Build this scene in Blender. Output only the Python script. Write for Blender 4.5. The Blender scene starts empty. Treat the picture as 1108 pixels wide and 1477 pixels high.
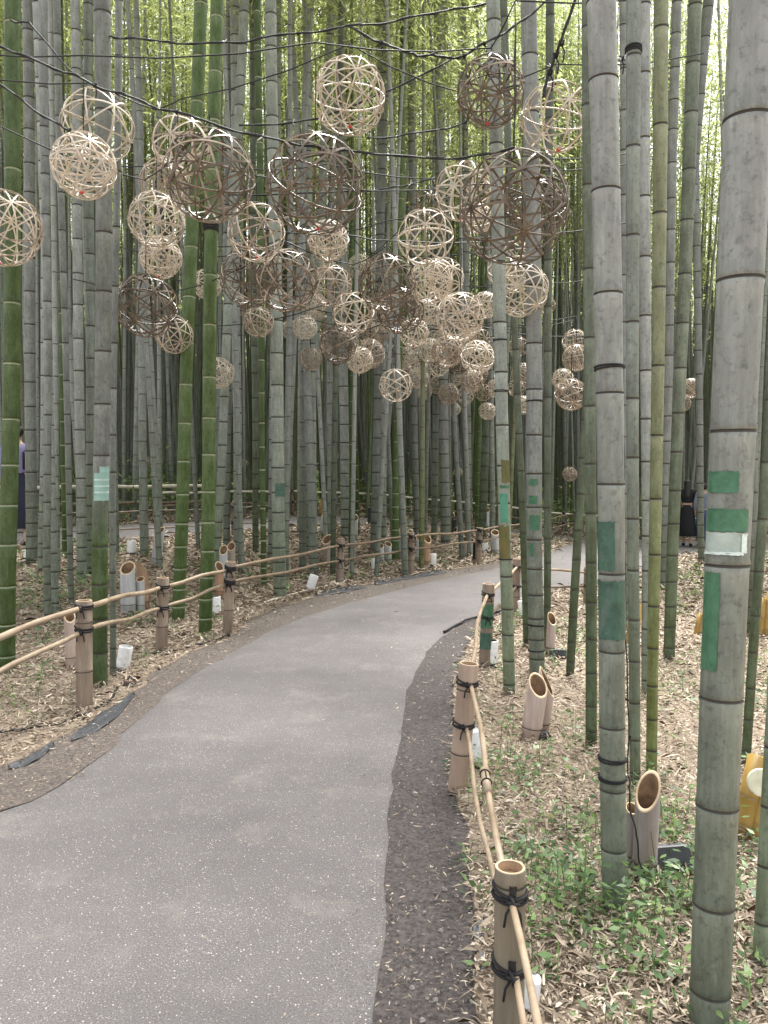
import bpy, math, random
import numpy as np
from mathutils import Vector, Matrix, Quaternion

random.seed(7)
rng = np.random.default_rng(11)
S = bpy.context.scene
COL = S.collection
R = math.radians

# ------------------------------------------------------------------ camera, sky, sun, exposure
HOR = 690.0                      # horizon row of the photograph (1108 x 1477)
PITCH = math.atan((738.5 - HOR) / 1108.0)
CAM = Vector((0, 0, 1.5))
cd = bpy.data.cameras.new('camera')
cam = bpy.data.objects.new('camera', cd)
COL.objects.link(cam)
cam.location = CAM
cam.rotation_euler = (math.pi / 2 - PITCH, 0, 0)
cd.sensor_fit = 'HORIZONTAL'
cd.sensor_width = 36
cd.lens = 36
cd.clip_start = 0.05
cd.clip_end = 600
S.camera = cam

w = bpy.data.worlds.new('World')
S.world = w
w.use_nodes = True
wt = w.node_tree
bg = wt.nodes['Background']
sky = wt.nodes.new('ShaderNodeTexSky')
sky.sky_type = 'NISHITA'
sky.sun_disc = False
sky.sun_elevation = R(68)
sky.sun_rotation = R(25)
sky.air_density = 1.0
sky.dust_density = 3.0
hs = wt.nodes.new('ShaderNodeHueSaturation')
hs.inputs['Saturation'].default_value = 0.22
wt.links.new(sky.outputs[0], hs.inputs['Color'])
wt.links.new(hs.outputs[0], bg.inputs['Color'])
bg.inputs['Strength'].default_value = 0.12
sl = bpy.data.lights.new('sun', 'SUN')
sl.energy = 3.2
sl.angle = R(22)
sl.color = (1.0, 0.98, 0.95)
sun = bpy.data.objects.new('sun', sl)
COL.objects.link(sun)
sun.rotation_euler = (R(90 - 68), 0, R(180 - 25))
S.view_settings.view_transform = 'Standard'
S.view_settings.look = 'None'
S.view_settings.exposure = 2.03
S.view_settings.gamma = 1
S.cycles.use_denoising = True
S.cycles.max_bounces = 7
S.cycles.diffuse_bounces = 4
S.cycles.transmission_bounces = 4
S.cycles.transparent_max_bounces = 6
S.cycles.caustics_reflective = False
S.cycles.caustics_refractive = False

# ------------------------------------------------------------------ where a pixel's ray meets the place
FW = Vector((0, math.cos(PITCH), -math.sin(PITCH)))
UP = Vector((0, math.sin(PITCH), math.cos(PITCH)))


def ss(a, b, v):
    t = np.clip((v - a) / (b - a), 0, 1)
    return t * t * (3 - 2 * t)


def th(x, y):
    """terrain height"""
    t = ss(12, 18, y)
    xl = -3.5 + t * 1.0
    xr = -1.0 + t * 7.0
    m = 1 - ss(xl, xr, x)
    z = m * (0.42 * ss(7.5, 11.5, y) + 0.18 * ss(12, 15, y)) - 0.2 * ss(3, 7, x) * ss(13, 18, y)
    return z + 0.16 * np.maximum(0, y - 46) * ss(46, 62, y)  # last term: rise added as a backdrop so low bright sky stays hidden


def ray(u, v):
    return FW + Vector(((u - 554) / 1108.0, 0, 0)) + UP * ((738.5 - v) / 1108.0)


def at(u, v, Y):
    d = ray(u, v)
    return CAM + d * (Y / d.y)


def ground(u, v):
    d = ray(u, v)
    lo, hi = 0.5, None
    t = 0.5
    while t < 90:
        p = CAM + d * t
        if p.z < th(p.x, p.y):
            hi = t
            break
        lo = t
        t += 0.1
    if hi is None:
        p = CAM + d * 60
        return Vector((p.x, p.y, float(th(p.x, p.y))))
    for _ in range(20):
        mid = (lo + hi) / 2
        p = CAM + d * mid
        if p.z < th(p.x, p.y):
            hi = mid
        else:
            lo = mid
    p = CAM + d * hi
    return Vector((p.x, p.y, float(th(p.x, p.y))))


def depth(p):
    return (p - CAM).dot(FW)


# ------------------------------------------------------------------ materials
def nodes_of(name):
    m = bpy.data.materials.new(name)
    m.use_nodes = True
    nt = m.node_tree
    return m, nt, nt.nodes['Principled BSDF']


def N(nt, kind, **kw):
    n = nt.nodes.new(kind)
    for k, v in kw.items():
        if k in n.inputs:
            n.inputs[k].default_value = v
        else:
            setattr(n, k, v)
    return n


def ramp(nt, stops):
    n = nt.nodes.new('ShaderNodeValToRGB')
    e = n.color_ramp.elements
    while len(e) < len(stops):
        e.new(0.5)
    for el, (p, c) in zip(e, stops):
        el.position = p
        el.color = (c, c, c, 1) if isinstance(c, (int, float)) else (*c, 1)
    return n


def coords(nt, scale=(1, 1, 1)):
    tc = nt.nodes.new('ShaderNodeTexCoord')
    mp = nt.nodes.new('ShaderNodeMapping')
    mp.inputs['Scale'].default_value = scale
    nt.links.new(tc.outputs['Object'], mp.inputs['Vector'])
    return mp


def mixc(nt, blend, fac, a, b):
    n = nt.nodes.new('ShaderNodeMix')
    n.data_type = 'RGBA'
    n.blend_type = blend
    for i, v in ((0, fac), (6, a), (7, b)):
        if hasattr(v, 'is_output'):
            nt.links.new(v, n.inputs[i])
        elif i == 0:
            n.inputs[i].default_value = v
        else:
            n.inputs[i].default_value = (*v, 1)
    return n.outputs[2]


def mottled(name, c1, c2, scale=8, stretch=(1, 1, 1), rough=0.6, bump=0.0, spots=None, c3=None):
    """two-colour noise, optional third colour in patches"""
    m, nt, b = nodes_of(name)
    mp = coords(nt, stretch)
    n = N(nt, 'ShaderNodeTexNoise', Scale=scale, Detail=6.0, Roughness=0.65)
    nt.links.new(mp.outputs[0], n.inputs['Vector'])
    rp = ramp(nt, [(0.35, c1), (0.65, c2)])
    nt.links.new(n.outputs[0], rp.inputs[0])
    out = rp.outputs[0]
    if c3:
        n2 = N(nt, 'ShaderNodeTexNoise', Scale=scale * 0.37, Detail=5.0)
        nt.links.new(mp.outputs[0], n2.inputs['Vector'])
        r2 = ramp(nt, [(0.55, 0.0), (0.68, 1.0)])
        nt.links.new(n2.outputs[0], r2.inputs[0])
        out = mixc(nt, 'MIX', r2.outputs[0], out, c3)
    nt.links.new(out, b.inputs['Base Color'])
    b.inputs['Roughness'].default_value = rough
    if bump:
        bp = N(nt, 'ShaderNodeBump', Strength=bump, Distance=0.01)
        nt.links.new(n.outputs[0], bp.inputs['Height'])
        nt.links.new(bp.outputs[0], b.inputs['Normal'])
    return m


def culm_material():
    m, nt, b = nodes_of('bamboo_culm')
    at_ = N(nt, 'ShaderNodeAttribute', attribute_name='tint')
    oi = N(nt, 'ShaderNodeObjectInfo')
    tc = nt.nodes.new('ShaderNodeTexCoord')
    add = N(nt, 'ShaderNodeVectorMath', operation='ADD')
    sc = N(nt, 'ShaderNodeVectorMath', operation='SCALE')
    nt.links.new(oi.outputs['Location'], sc.inputs[0])
    sc.inputs['Scale'].default_value = 3.7
    nt.links.new(tc.outputs['Object'], add.inputs[0])
    nt.links.new(sc.outputs[0], add.inputs[1])
    mp = nt.nodes.new('ShaderNodeMapping')
    mp.inputs['Scale'].default_value = (1, 1, 0.3)
    nt.links.new(add.outputs[0], mp.inputs['Vector'])
    # broad powdery bloom
    n1 = N(nt, 'ShaderNodeTexNoise', Scale=14.0, Detail=6.0, Roughness=0.7)
    nt.links.new(mp.outputs[0], n1.inputs['Vector'])
    r1 = ramp(nt, [(0.42, 0.0), (0.62, 1.0)])
    nt.links.new(n1.outputs[0], r1.inputs[0])
    bl = mixc(nt, 'MULTIPLY', 1.0, at_.outputs['Color'], (1.25, 1.25, 1.25))
    bl = mixc(nt, 'ADD', 1.0, bl, (0.026, 0.033, 0.029))
    c = mixc(nt, 'MIX', r1.outputs[0], at_.outputs['Color'], bl)
    # fine streaks
    mp2 = nt.nodes.new('ShaderNodeMapping')
    mp2.inputs['Scale'].default_value = (1, 1, 0.06)
    nt.links.new(add.outputs[0], mp2.inputs['Vector'])
    n2 = N(nt, 'ShaderNodeTexNoise', Scale=90.0, Detail=4.0)
    nt.links.new(mp2.outputs[0], n2.inputs['Vector'])
    r2 = ramp(nt, [(0.3, 0.86), (0.7, 1.08)])
    nt.links.new(n2.outputs[0], r2.inputs[0])
    c = mixc(nt, 'MULTIPLY', 1.0, c, r2.outputs[0])
    # dirt blotches
    n3 = N(nt, 'ShaderNodeTexNoise', Scale=38.0, Detail=5.0, Roughness=0.75)
    nt.links.new(add.outputs[0], n3.inputs['Vector'])
    r3 = ramp(nt, [(0.52, 1.0), (0.70, 0.5)])
    nt.links.new(n3.outputs[0], r3.inputs[0])
    c = mixc(nt, 'MULTIPLY', 1.0, c, r3.outputs[0])
    n4 = N(nt, 'ShaderNodeTexNoise', Scale=85.0, Detail=6.0, Roughness=0.8)
    nt.links.new(mp.outputs[0], n4.inputs['Vector'])
    r5 = ramp(nt, [(0.55, 0.0), (0.68, 0.55)])
    nt.links.new(n4.outputs[0], r5.inputs[0])
    c = mixc(nt, 'MIX', r5.outputs[0], c, mixc(nt, 'ADD', 1.0, c, (0.10, 0.112, 0.10)))
    n5 = N(nt, 'ShaderNodeTexNoise', Scale=5.0, Detail=7.0, Roughness=0.75)
    nt.links.new(mp.outputs[0], n5.inputs['Vector'])
    r6 = ramp(nt, [(0.5, 0.0), (0.7, 0.6)])
    nt.links.new(n5.outputs[0], r6.inputs[0])
    c = mixc(nt, 'MIX', r6.outputs[0], c, mixc(nt, 'MULTIPLY', 1.0, c, (0.95, 0.93, 0.86)))
    # each stem a little lighter or darker
    mr = N(nt, 'ShaderNodeMapRange')
    mr.inputs['To Min'].default_value = 0.78
    mr.inputs['To Max'].default_value = 1.18
    nt.links.new(oi.outputs['Random'], mr.inputs['Value'])
    c = mixc(nt, 'MULTIPLY', 1.0, c, mr.outputs[0])
    nt.links.new(c, b.inputs['Base Color'])
    b.inputs['Roughness'].default_value = 0.5
    b.inputs['Specular IOR Level'].default_value = 0.35
    bp = N(nt, 'ShaderNodeBump', Strength=0.12, Distance=0.004)
    nt.links.new(n2.outputs[0], bp.inputs['Height'])
    nt.links.new(bp.outputs[0], b.inputs['Normal'])
    return m


def leaf_material(name, stops, trans=0.45, rough=0.55):
    m = bpy.data.materials.new(name)
    m.use_nodes = True
    nt = m.node_tree
    nt.nodes.clear()
    out = nt.nodes.new('ShaderNodeOutputMaterial')
    g = nt.nodes.new('ShaderNodeNewGeometry')
    rp = ramp(nt, stops)
    nt.links.new(g.outputs['Random Per Island'], rp.inputs[0])
    d = N(nt, 'ShaderNodeBsdfPrincipled', Roughness=rough)
    nt.links.new(rp.outputs[0], d.inputs['Base Color'])
    if trans:
        t = nt.nodes.new('ShaderNodeBsdfTranslucent')
        br = mixc(nt, 'MULTIPLY', 1.0, rp.outputs[0], (1.45, 1.5, 1.0))
        nt.links.new(br, t.inputs['Color'])
        mx = N(nt, 'ShaderNodeMixShader')
        mx.inputs[0].default_value = trans
        nt.links.new(d.outputs[0], mx.inputs[1])
        nt.links.new(t.outputs[0], mx.inputs[2])
        nt.links.new(mx.outputs[0], out.inputs[0])
    else:
        nt.links.new(d.outputs[0], out.inputs[0])
    return m


def asphalt_material():
    m, nt, b = nodes_of('weathered_asphalt')
    mp = coords(nt)
    n = N(nt, 'ShaderNodeTexNoise', Scale=170.0, Detail=3.0, Roughness=0.7)
    nt.links.new(mp.outputs[0], n.inputs['Vector'])
    r1 = ramp(nt, [(0.3, (0.058, 0.053, 0.052)), (0.7, (0.188, 0.175, 0.171))])
    nt.links.new(n.outputs[0], r1.inputs[0])
    nb = N(nt, 'ShaderNodeTexNoise', Scale=1.1, Detail=9.0, Roughness=0.72)
    nt.links.new(mp.outputs[0], nb.inputs['Vector'])
    r2 = ramp(nt, [(0.3, (0.74, 0.725, 0.725)), (0.7, (1.12, 1.10, 1.09))])
    nt.links.new(nb.outputs[0], r2.inputs[0])
    c = mixc(nt, 'MULTIPLY', 1.0, r1.outputs[0], r2.outputs[0])
    prev = None
    for sc_, thr, col, seed in ((120, 0.95, (0.46, 0.42, 0.36), 0), (170, 0.82, (0.31, 0.288, 0.272), 5), (120, 0.88, (0.075, 0.069, 0.068), 9)):
        mp2 = coords(nt)
        mp2.inputs['Location'].default_value = (seed, seed * 2, 0)
        v = N(nt, 'ShaderNodeTexVoronoi', Scale=float(sc_))
        nt.links.new(mp2.outputs[0], v.inputs['Vector'])
        sep = nt.nodes.new('ShaderNodeSeparateColor')
        nt.links.new(v.outputs['Color'], sep.inputs[0])
        gt = N(nt, 'ShaderNodeMath', operation='GREATER_THAN')
        gt.inputs[1].default_value = thr
        nt.links.new(sep.outputs[0], gt.inputs[0])
        lt = N(nt, 'ShaderNodeMath', operation='LESS_THAN')
        lt.inputs[1].default_value = 0.31
        nt.links.new(v.outputs['Distance'], lt.inputs[0])
        br_ = N(nt, 'ShaderNodeTexNoise', Scale=2.2, Detail=4.0)
        nt.links.new(mp2.outputs[0], br_.inputs['Vector'])
        rb_ = N(nt, 'ShaderNodeMapRange')
        rb_.inputs['From Min'].default_value = .35
        rb_.inputs['From Max'].default_value = .65
        rb_.inputs['To Min'].default_value = thr + (1 - thr) * .55
        rb_.inputs['To Max'].default_value = thr - (1 - thr) * .3
        nt.links.new(br_.outputs[0], rb_.inputs['Value'])
        nt.links.new(rb_.outputs[0], gt.inputs[1])
        mu = N(nt, 'ShaderNodeMath', operation='MULTIPLY')
        nt.links.new(gt.outputs[0], mu.inputs[0])
        nt.links.new(lt.outputs[0], mu.inputs[1])
        c = mixc(nt, 'MIX', mu.outputs[0], c, col)
    # brown dust that drifts in from the verge
    nd = N(nt, 'ShaderNodeTexNoise', Scale=2.6, Detail=7.0, Roughness=0.7)
    nt.links.new(mp.outputs[0], nd.inputs['Vector'])
    r4 = ramp(nt, [(0.55, 0.0), (0.75, 0.4)])
    nt.links.new(nd.outputs[0], r4.inputs[0])
    c = mixc(nt, 'MIX', r4.outputs[0], c, (0.27, 0.235, 0.20))
    nt.links.new(c, b.inputs['Base Color'])
    b.inputs['Roughness'].default_value = 0.85
    bp = N(nt, 'ShaderNodeBump', Strength=0.35, Distance=0.006)
    nt.links.new(n.outputs[0], bp.inputs['Height'])
    nt.links.new(bp.outputs[0], b.inputs['Normal'])
    return m


def plain(name, c, rough=0.5, metal=0.0, spec=0.5):
    m, nt, b = nodes_of(name)
    mp = coords(nt)
    n = N(nt, 'ShaderNodeTexNoise', Scale=25.0, Detail=4.0)
    nt.links.new(mp.outputs[0], n.inputs['Vector'])
    r_ = ramp(nt, [(0.3, tuple(x * 0.82 for x in c)), (0.7, tuple(min(1, x * 1.12) for x in c))])
    nt.links.new(n.outputs[0], r_.inputs[0])
    nt.links.new(r_.outputs[0], b.inputs['Base Color'])
    b.inputs['Roughness'].default_value = rough
    b.inputs['Metallic'].default_value = metal
    b.inputs['Specular IOR Level'].default_value = spec
    return m


M = {}
M['culm'] = culm_material()
M['node_dark'] = plain('node_dark', (0.05, 0.045, 0.036), 0.7)
M['node_light'] = plain('node_pale', (0.30, 0.33, 0.22), 0.6)
M['foliage'] = leaf_material('bamboo_foliage', [(0.0, (0.12, 0.145, 0.06)), (0.5, (0.25, 0.275, 0.14)), (1.0, (0.43, 0.45, 0.28))], 0.58)
M['litter'] = leaf_material('dry_leaf', [(0.0, (0.105, 0.075, 0.05)), (0.3, (0.21, 0.158, 0.11)), (0.75, (0.345, 0.275, 0.20)), (1.0, (0.54, 0.465, 0.365))], 0.0, 0.7)
M['herb'] = leaf_material('herb_leaf', [(0.0, (0.05, 0.095, 0.04)), (0.6, (0.12, 0.20, 0.075)), (1.0, (0.24, 0.34, 0.13))], 0.35, 0.45)
M['undergrowth'] = leaf_material('undergrowth_leaf', [(0.0, (0.05, 0.09, 0.03)), (0.7, (0.12, 0.18, 0.06)), (1.0, (0.22, 0.28, 0.10))], 0.35)
M['asphalt'] = asphalt_material()
M['ground'] = mottled('leafy_soil', (0.15, 0.112, 0.08), (0.34, 0.265, 0.19), 22, rough=0.9, bump=0.5, c3=(0.20, 0.165, 0.115))
M['dark_soil'] = mottled('dark_wet_soil', (0.024, 0.020, 0.019), (0.092, 0.077, 0.071), 70, rough=0.95, bump=0.8, c3=(0.088, 0.075, 0.068))
M['tan_soil'] = mottled('trodden_soil', (0.05, 0.041, 0.036), (0.17, 0.138, 0.114), 60, rough=0.95, bump=0.8, c3=(0.085, 0.073, 0.067))
M['old_bamboo'] = mottled('weathered_bamboo', (0.16, 0.118, 0.085), (0.34, 0.265, 0.195), 16, (1, 1, 0.12), 0.65, 0.2, c3=(0.25, 0.225, 0.195))
M['grey_bamboo'] = mottled('grey_dead_bamboo', (0.27, 0.27, 0.265), (0.42, 0.42, 0.40), 16, (1, 1, 0.12), 0.65, 0.2)
M['rail_mid'] = mottled('brown_rail', (0.16, 0.11, 0.07), (0.30, 0.215, 0.14), 7, rough=0.55)
M['rail'] = mottled('tan_rail', (0.245, 0.178, 0.115), (0.42, 0.325, 0.225), 7, rough=0.5)
M['rail_pale'] = mottled('pale_rail', (0.55, 0.49, 0.38), (0.72, 0.67, 0.55), 7, rough=0.5)
M['rail_dark'] = mottled('dark_rail', (0.11, 0.08, 0.055), (0.24, 0.18, 0.125), 7, rough=0.6)
M['cut'] = mottled('cut_bamboo_wall', (0.42, 0.30, 0.18), (0.58, 0.45, 0.30), 30, rough=0.7)
M['hollow'] = mottled('bamboo_hollow', (0.13, 0.075, 0.04), (0.28, 0.17, 0.09), 18, rough=0.8)
M['rope'] = plain('black_rope', (0.014, 0.013, 0.014), 0.8)
M['cable'] = plain('black_cable', (0.012, 0.012, 0.013), 0.55)
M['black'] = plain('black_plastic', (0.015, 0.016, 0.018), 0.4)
M['sheet'] = mottled('black_weed_sheet', (0.02, 0.022, 0.026), (0.05, 0.054, 0.06), 60, rough=0.55, bump=0.3)
M['white'] = plain('white_lantern_plastic', (0.88, 0.88, 0.86), 0.4)
M['tape'] = mottled('green_tape', (0.03, 0.115, 0.058), (0.055, 0.17, 0.09), 42, (1, 1, .5), rough=0.35, bump=0.5, c3=(0.075, 0.165, 0.10))
M['tape_dark'] = mottled('worn_green_tape', (0.026, 0.075, 0.052), (0.055, 0.13, 0.09), 40, (1, 1, .5), rough=0.4, bump=0.6, c3=(0.09, 0.135, 0.105))
M['tape_teal'] = mottled('pale_teal_tape', (0.20, 0.36, 0.31), (0.30, 0.46, 0.40), 22, rough=0.4)
M['tape_bright'] = mottled('fresh_green_tape', (0.05, 0.21, 0.13), (0.085, 0.29, 0.19), 22, rough=0.4)
M['tape_clear'] = mottled('milky_tape', (0.30, 0.37, 0.33), (0.42, 0.48, 0.44), 18, rough=0.25)
M['tape_edge'] = plain('lifted_tape_edge', (0.68, 0.78, 0.73), 0.35)
M['yellow'] = mottled('yellow_bamboo', (0.33, 0.20, 0.045), (0.44, 0.285, 0.075), 14, (1, 1, 0.12), 0.45)
M['cream'] = plain('cream_disc', (0.72, 0.70, 0.52), 0.5)
M['wicker_pale'] = mottled('pale_split_cane', (0.44, 0.375, 0.29), (0.72, 0.64, 0.53), 9, rough=0.35)
M['wicker_mid'] = mottled('tan_split_cane', (0.22, 0.165, 0.12), (0.46, 0.37, 0.285), 9, rough=0.35)
M['wicker_dark'] = mottled('brown_split_cane', (0.06, 0.043, 0.030), (0.215, 0.162, 0.115), 7, rough=0.3)
M['red'] = plain('red_tie', (0.6, 0.05, 0.05), 0.5)
M['stone'] = mottled('stone', (0.09, 0.082, 0.077), (0.26, 0.238, 0.22), 60, rough=0.8)
M['skin'] = plain('skin', (0.50, 0.33, 0.25), 0.5)
M['hair'] = plain('black_hair', (0.012, 0.010, 0.010), 0.4)
M['cloth_black'] = plain('black_cloth', (0.012, 0.012, 0.016), 0.85)
M['cloth_navy'] = plain('navy_cloth', (0.022, 0.024, 0.05), 0.85)
M['cloth_lilac'] = plain('lilac_cloth', (0.26, 0.24, 0.46), 0.85)
M['denim'] = plain('denim', (0.06, 0.10, 0.22), 0.85)
M['cloth_grey'] = plain('grey_blue_cloth', (0.20, 0.23, 0.30), 0.85)


# ------------------------------------------------------------------ mesh helpers
def link(name, me, parent=None, mats=()):
    o = bpy.data.objects.new(name, me)
    COL.objects.link(o)
    if parent:
        o.parent = parent
    return o


class MB:
    """collects shapes; build() links them as ONE mesh object"""

    def __init__(s):
        s.v, s.f, s.m, s.c = [], [], [], []

    def add(s, v, f, mi=0, tint=None):
        n = len(s.v)
        s.v += [tuple(p) for p in v]
        s.f += [tuple(n + i for i in q) for q in f]
        s.m += [mi] * len(f) if isinstance(mi, int) else list(mi)
        if tint is not None:
            s.c += list(tint)
        return s

    def tube(s, pts, rad, n=8, mi=0, cap=True, flat=1.0):
        pts = [Vector(p) for p in pts]
        if not hasattr(rad, '__len__'):
            rad = [rad] * len(pts)
        V, F = [], []
        t0 = (pts[1] - pts[0]).normalized()
        a = t0.orthogonal().normalized()
        for i, p in enumerate(pts):
            t = (pts[min(i + 1, len(pts) - 1)] - pts[max(i - 1, 0)]).normalized()
            a = (a - t * a.dot(t)).normalized()
            b = t.cross(a)
            for k in range(n):
                q = 2 * math.pi * k / n
                V.append(p + (a * math.cos(q) + b * math.sin(q) * flat) * rad[i])
        for i in range(len(pts) - 1):
            for k in range(n):
                k2 = (k + 1) % n
                F.append((i * n + k, i * n + k2, (i + 1) * n + k2, (i + 1) * n + k))
        if cap:
            F.append(tuple(range(n - 1, -1, -1)))
            F.append(tuple((len(pts) - 1) * n + k for k in range(n)))
        return s.add(V, F, mi)

    def loop(s, c, nrm, r, rr, n=20, k=6, mi=0):
        """closed ring of thin cord"""
        c, nrm = Vector(c), Vector(nrm).normalized()
        a = nrm.orthogonal().normalized()
        b = nrm.cross(a)
        V, F = [], []
        for i in range(n):
            q = 2 * math.pi * i / n
            d = a * math.cos(q) + b * math.sin(q)
            for j in range(k):
                p = 2 * math.pi * j / k
                V.append(c + d * (r + rr * math.cos(p)) + nrm * rr * math.sin(p))
        for i in range(n):
            for j in range(k):
                F.append((i * k + j, ((i + 1) % n) * k + j, ((i + 1) % n) * k + (j + 1) % k, i * k + (j + 1) % k))
        return s.add(V, F, mi)

    def box(s, c, size, rot=0.0, bev=0.0, mi=0, tilt=0.0):
        x, y, z = size[0] / 2, size[1] / 2, size[2] / 2
        e = min(bev, x * .9, y * .9, z * .9)
        mt = Matrix.Rotation(rot, 3, 'Z') @ Matrix.Rotation(tilt, 3, 'X')
        V, F = [], []
        prof = [(-z, e), (-z + e, 0), (z - e, 0), (z, e)] if e else [(-z, 0), (z, 0)]
        for zz, ins in prof:
            xi, yi = x - ins, y - ins
            if e:
                ring = [(xi, -yi + e), (xi, yi - e), (xi - e, yi), (-xi + e, yi), (-xi, yi - e), (-xi, -yi + e), (-xi + e, -yi), (xi - e, -yi)]
            else:
                ring = [(xi, -yi), (xi, yi), (-xi, yi), (-xi, -yi)]
            V += [mt @ Vector((px, py, zz)) + Vector(c) for px, py in ring]
        n = len(ring)
        for i in range(len(prof) - 1):
            for k in range(n):
                F.append((i * n + k, i * n + (k + 1) % n, (i + 1) * n + (k + 1) % n, (i + 1) * n + k))
        F.append(tuple(range(n - 1, -1, -1)))
        F.append(tuple((len(prof) - 1) * n + k for k in range(n)))
        return s.add(V, F, mi)

    def mesh(s, name, mats, smooth=True):
        me = bpy.data.meshes.new(name)
        me.from_pydata([tuple(v) for v in s.v], [], s.f)
        for m in (mats if isinstance(mats, (list, tuple)) else [mats]):
            me.materials.append(m)
        me.polygons.foreach_set('material_index', s.m)
        me.polygons.foreach_set('use_smooth', [smooth] * len(s.f))
        if s.c:
            a = me.attributes.new('tint', 'FLOAT_COLOR', 'POINT')
            a.data.foreach_set('color', np.array([(*c, 1) for c in s.c], dtype=np.float32).ravel())
        me.update()
        return me

    def build(s, name, mats, parent=None, smooth=True):
        return link(name, s.mesh(name, mats, smooth), parent)


def quads(name, V, mat, smooth=False, parent=None, nper=4):
    """V: (n, nper, 3) array, one polygon each"""
    n = len(V)
    me = bpy.data.meshes.new(name)
    me.vertices.add(n * nper)
    me.vertices.foreach_set('co', np.ascontiguousarray(V, dtype=np.float32).ravel())
    me.loops.add(n * nper)
    me.loops.foreach_set('vertex_index', np.arange(n * nper, dtype=np.int32))
    me.polygons.add(n)
    me.polygons.foreach_set('loop_start', np.arange(0, n * nper, nper, dtype=np.int32))
    me.materials.append(mat)
    me.update(calc_edges=True)
    return me


def tag(o, label=None, cat=None, group=None, kind=None):
    if label:
        o['label'] = label
    if cat:
        o['category'] = cat
    if group:
        o['group'] = group
    if kind:
        o['kind'] = kind
    return o


def thing(name, loc, label, cat, group=None):
    o = bpy.data.objects.new(name, None)
    COL.objects.link(o)
    o.location = loc
    o.empty_display_size = 0.1
    return tag(o, label, cat, group)


def loc(p, o):
    """world point into a thing's own frame (things are only translated)"""
    return Vector(p) - o.location


# ------------------------------------------------------------------ ground, path, soil strips
def smooth_line(pts, n=90):
    P = np.array([[p[0], p[1]] for p in pts], float)
    for _ in range(2):                               # corner cutting
        Q = [P[0]]
        for a, b in zip(P[:-1], P[1:]):
            Q += [a * .75 + b * .25, a * .25 + b * .75]
        Q.append(P[-1])
        P = np.array(Q)
    d = np.r_[0, np.cumsum(np.hypot(*np.diff(P, axis=0).T))]
    t = np.linspace(0, d[-1], n)
    return np.c_[np.interp(t, d, P[:, 0]), np.interp(t, d, P[:, 1])]


def gpts(px):
    return [tuple(ground(u, v)[:2]) for u, v in px]


def strip(name, A, B, dz, mat, cross=10, n=120, wob=0.0, skirt=0.0):
    A, B = smooth_line(A, n), smooth_line(B, n)
    if wob:
        for E in (A, B):
            k = np.arange(n)
            E[:, 0] += wob * (np.sin(k * 1.7) + np.sin(k * 0.63 + 1) + rng.normal(0, .6, n))
    mb = MB()
    V, F = [], []
    for i in range(n):
        for j in range(cross + 1):
            p = A[i] + (B[i] - A[i]) * j / cross
            e = -skirt if j in (0, cross) and skirt else 0
            V.append((p[0], p[1], float(th(p[0], p[1])) + dz + e))
    m = cross + 1
    for i in range(n - 1):
        for j in range(cross):
            F.append((i * m + j, i * m + j + 1, (i + 1) * m + j + 1, (i + 1) * m + j))
    mb.add(V, F)
    o = mb.build(name, mat)
    me = o.data
    if me.polygons[0].normal.z < 0:
        me.flip_normals()
    tag(o, kind='structure')
    return np.vstack([A, B[::-1]])


left_edge = [(-1.9, -6), (-1.9, 2.0)] + gpts([(0, 1168), (52, 1148), (120, 1112), (165, 1062), (235, 992), (330, 938), (380, 908), (450, 882), (560, 852), (640, 833), (720, 818), (790, 800), (860, 777)]) + [(8.2, 20.6), (14, 22)]
right_edge = [(0.0, -6), (0.0, 1.0)] + gpts([(548, 1477), (560, 1340), (568, 1200), (578, 1080), (600, 985), (622, 940), (662, 906), (700, 888), (745, 866), (800, 852), (850, 846), (910, 836), (990, 800)]) + [(9.5, 17.6), (14, 18.5)]
ASPH = strip('path', left_edge, right_edge, 0.012, M['asphalt'], 10, 420, 0.008, 0.012)
soil_r = [(0.14, -6), (0.14, 1.0)] + gpts([(695, 1477), (682, 1340), (676, 1200), (655, 1140), (652, 1050), (660, 960), (690, 908), (725, 885), (760, 868)])
SOILR = strip('soil_strip', [(-0.06, -6), (-0.06, 1.0)] + gpts([(540, 1477), (552, 1340), (560, 1200), (570, 1080), (592, 985), (614, 940), (656, 906), (694, 888), (730, 872)]), soil_r, 0.006, M['dark_soil'], 6, 90, 0.008)
soil_l = [(-2.6, -3), (-2.6, 2)] + gpts([(-60, 1130), (0, 1108), (75, 1078), (150, 1030), (200, 990), (255, 950), (335, 918), (372, 886), (480, 852), (590, 832), (700, 815), (730, 808)])
SOILL = strip('soil_verge', soil_l, [(-1.85, -3), (-1.85, 2)] + gpts([(-60, 1188), (8, 1172), (60, 1150), (128, 1116), (173, 1066), (243, 996), (338, 942), (388, 912), (458, 886), (568, 856), (700, 826), (740, 816)]), 0.006, M['tan_soil'], 6, 90, 0.02)
bp_c = np.array([(14, 20.6), (9, 19.4), (5, 19.6), (1.5, 19.2), (-1.5, 17.4), (-3.6, 14.4), (-6, 13.2), (-10, 12.6), (-18, 12)], float)
bp_s = smooth_line(bp_c, 60)
tang = np.gradient(bp_s, axis=0)
nrm = np.c_[-tang[:, 1], tang[:, 0]] / np.hypot(*tang.T)[:, None]
BACK = strip('back_path', bp_s + nrm * 1.05, bp_s - nrm * 1.05, 0.02, M['asphalt'], 8, 90, 0.004, 0.012)


def inside(P, poly):
    x, y = P[:, 0], P[:, 1]
    r_ = np.zeros(len(P), bool)
    x1, y1 = poly[:, 0], poly[:, 1]
    x2, y2 = np.roll(x1, -1), np.roll(y1, -1)
    for a, b, c, d in zip(x1, y1, x2, y2):
        if b == d:
            continue
        k = ((b > y) != (d > y)) & (x < (c - a) * (y - b) / (d - b) + a)
        r_ ^= k
    return r_


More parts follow.
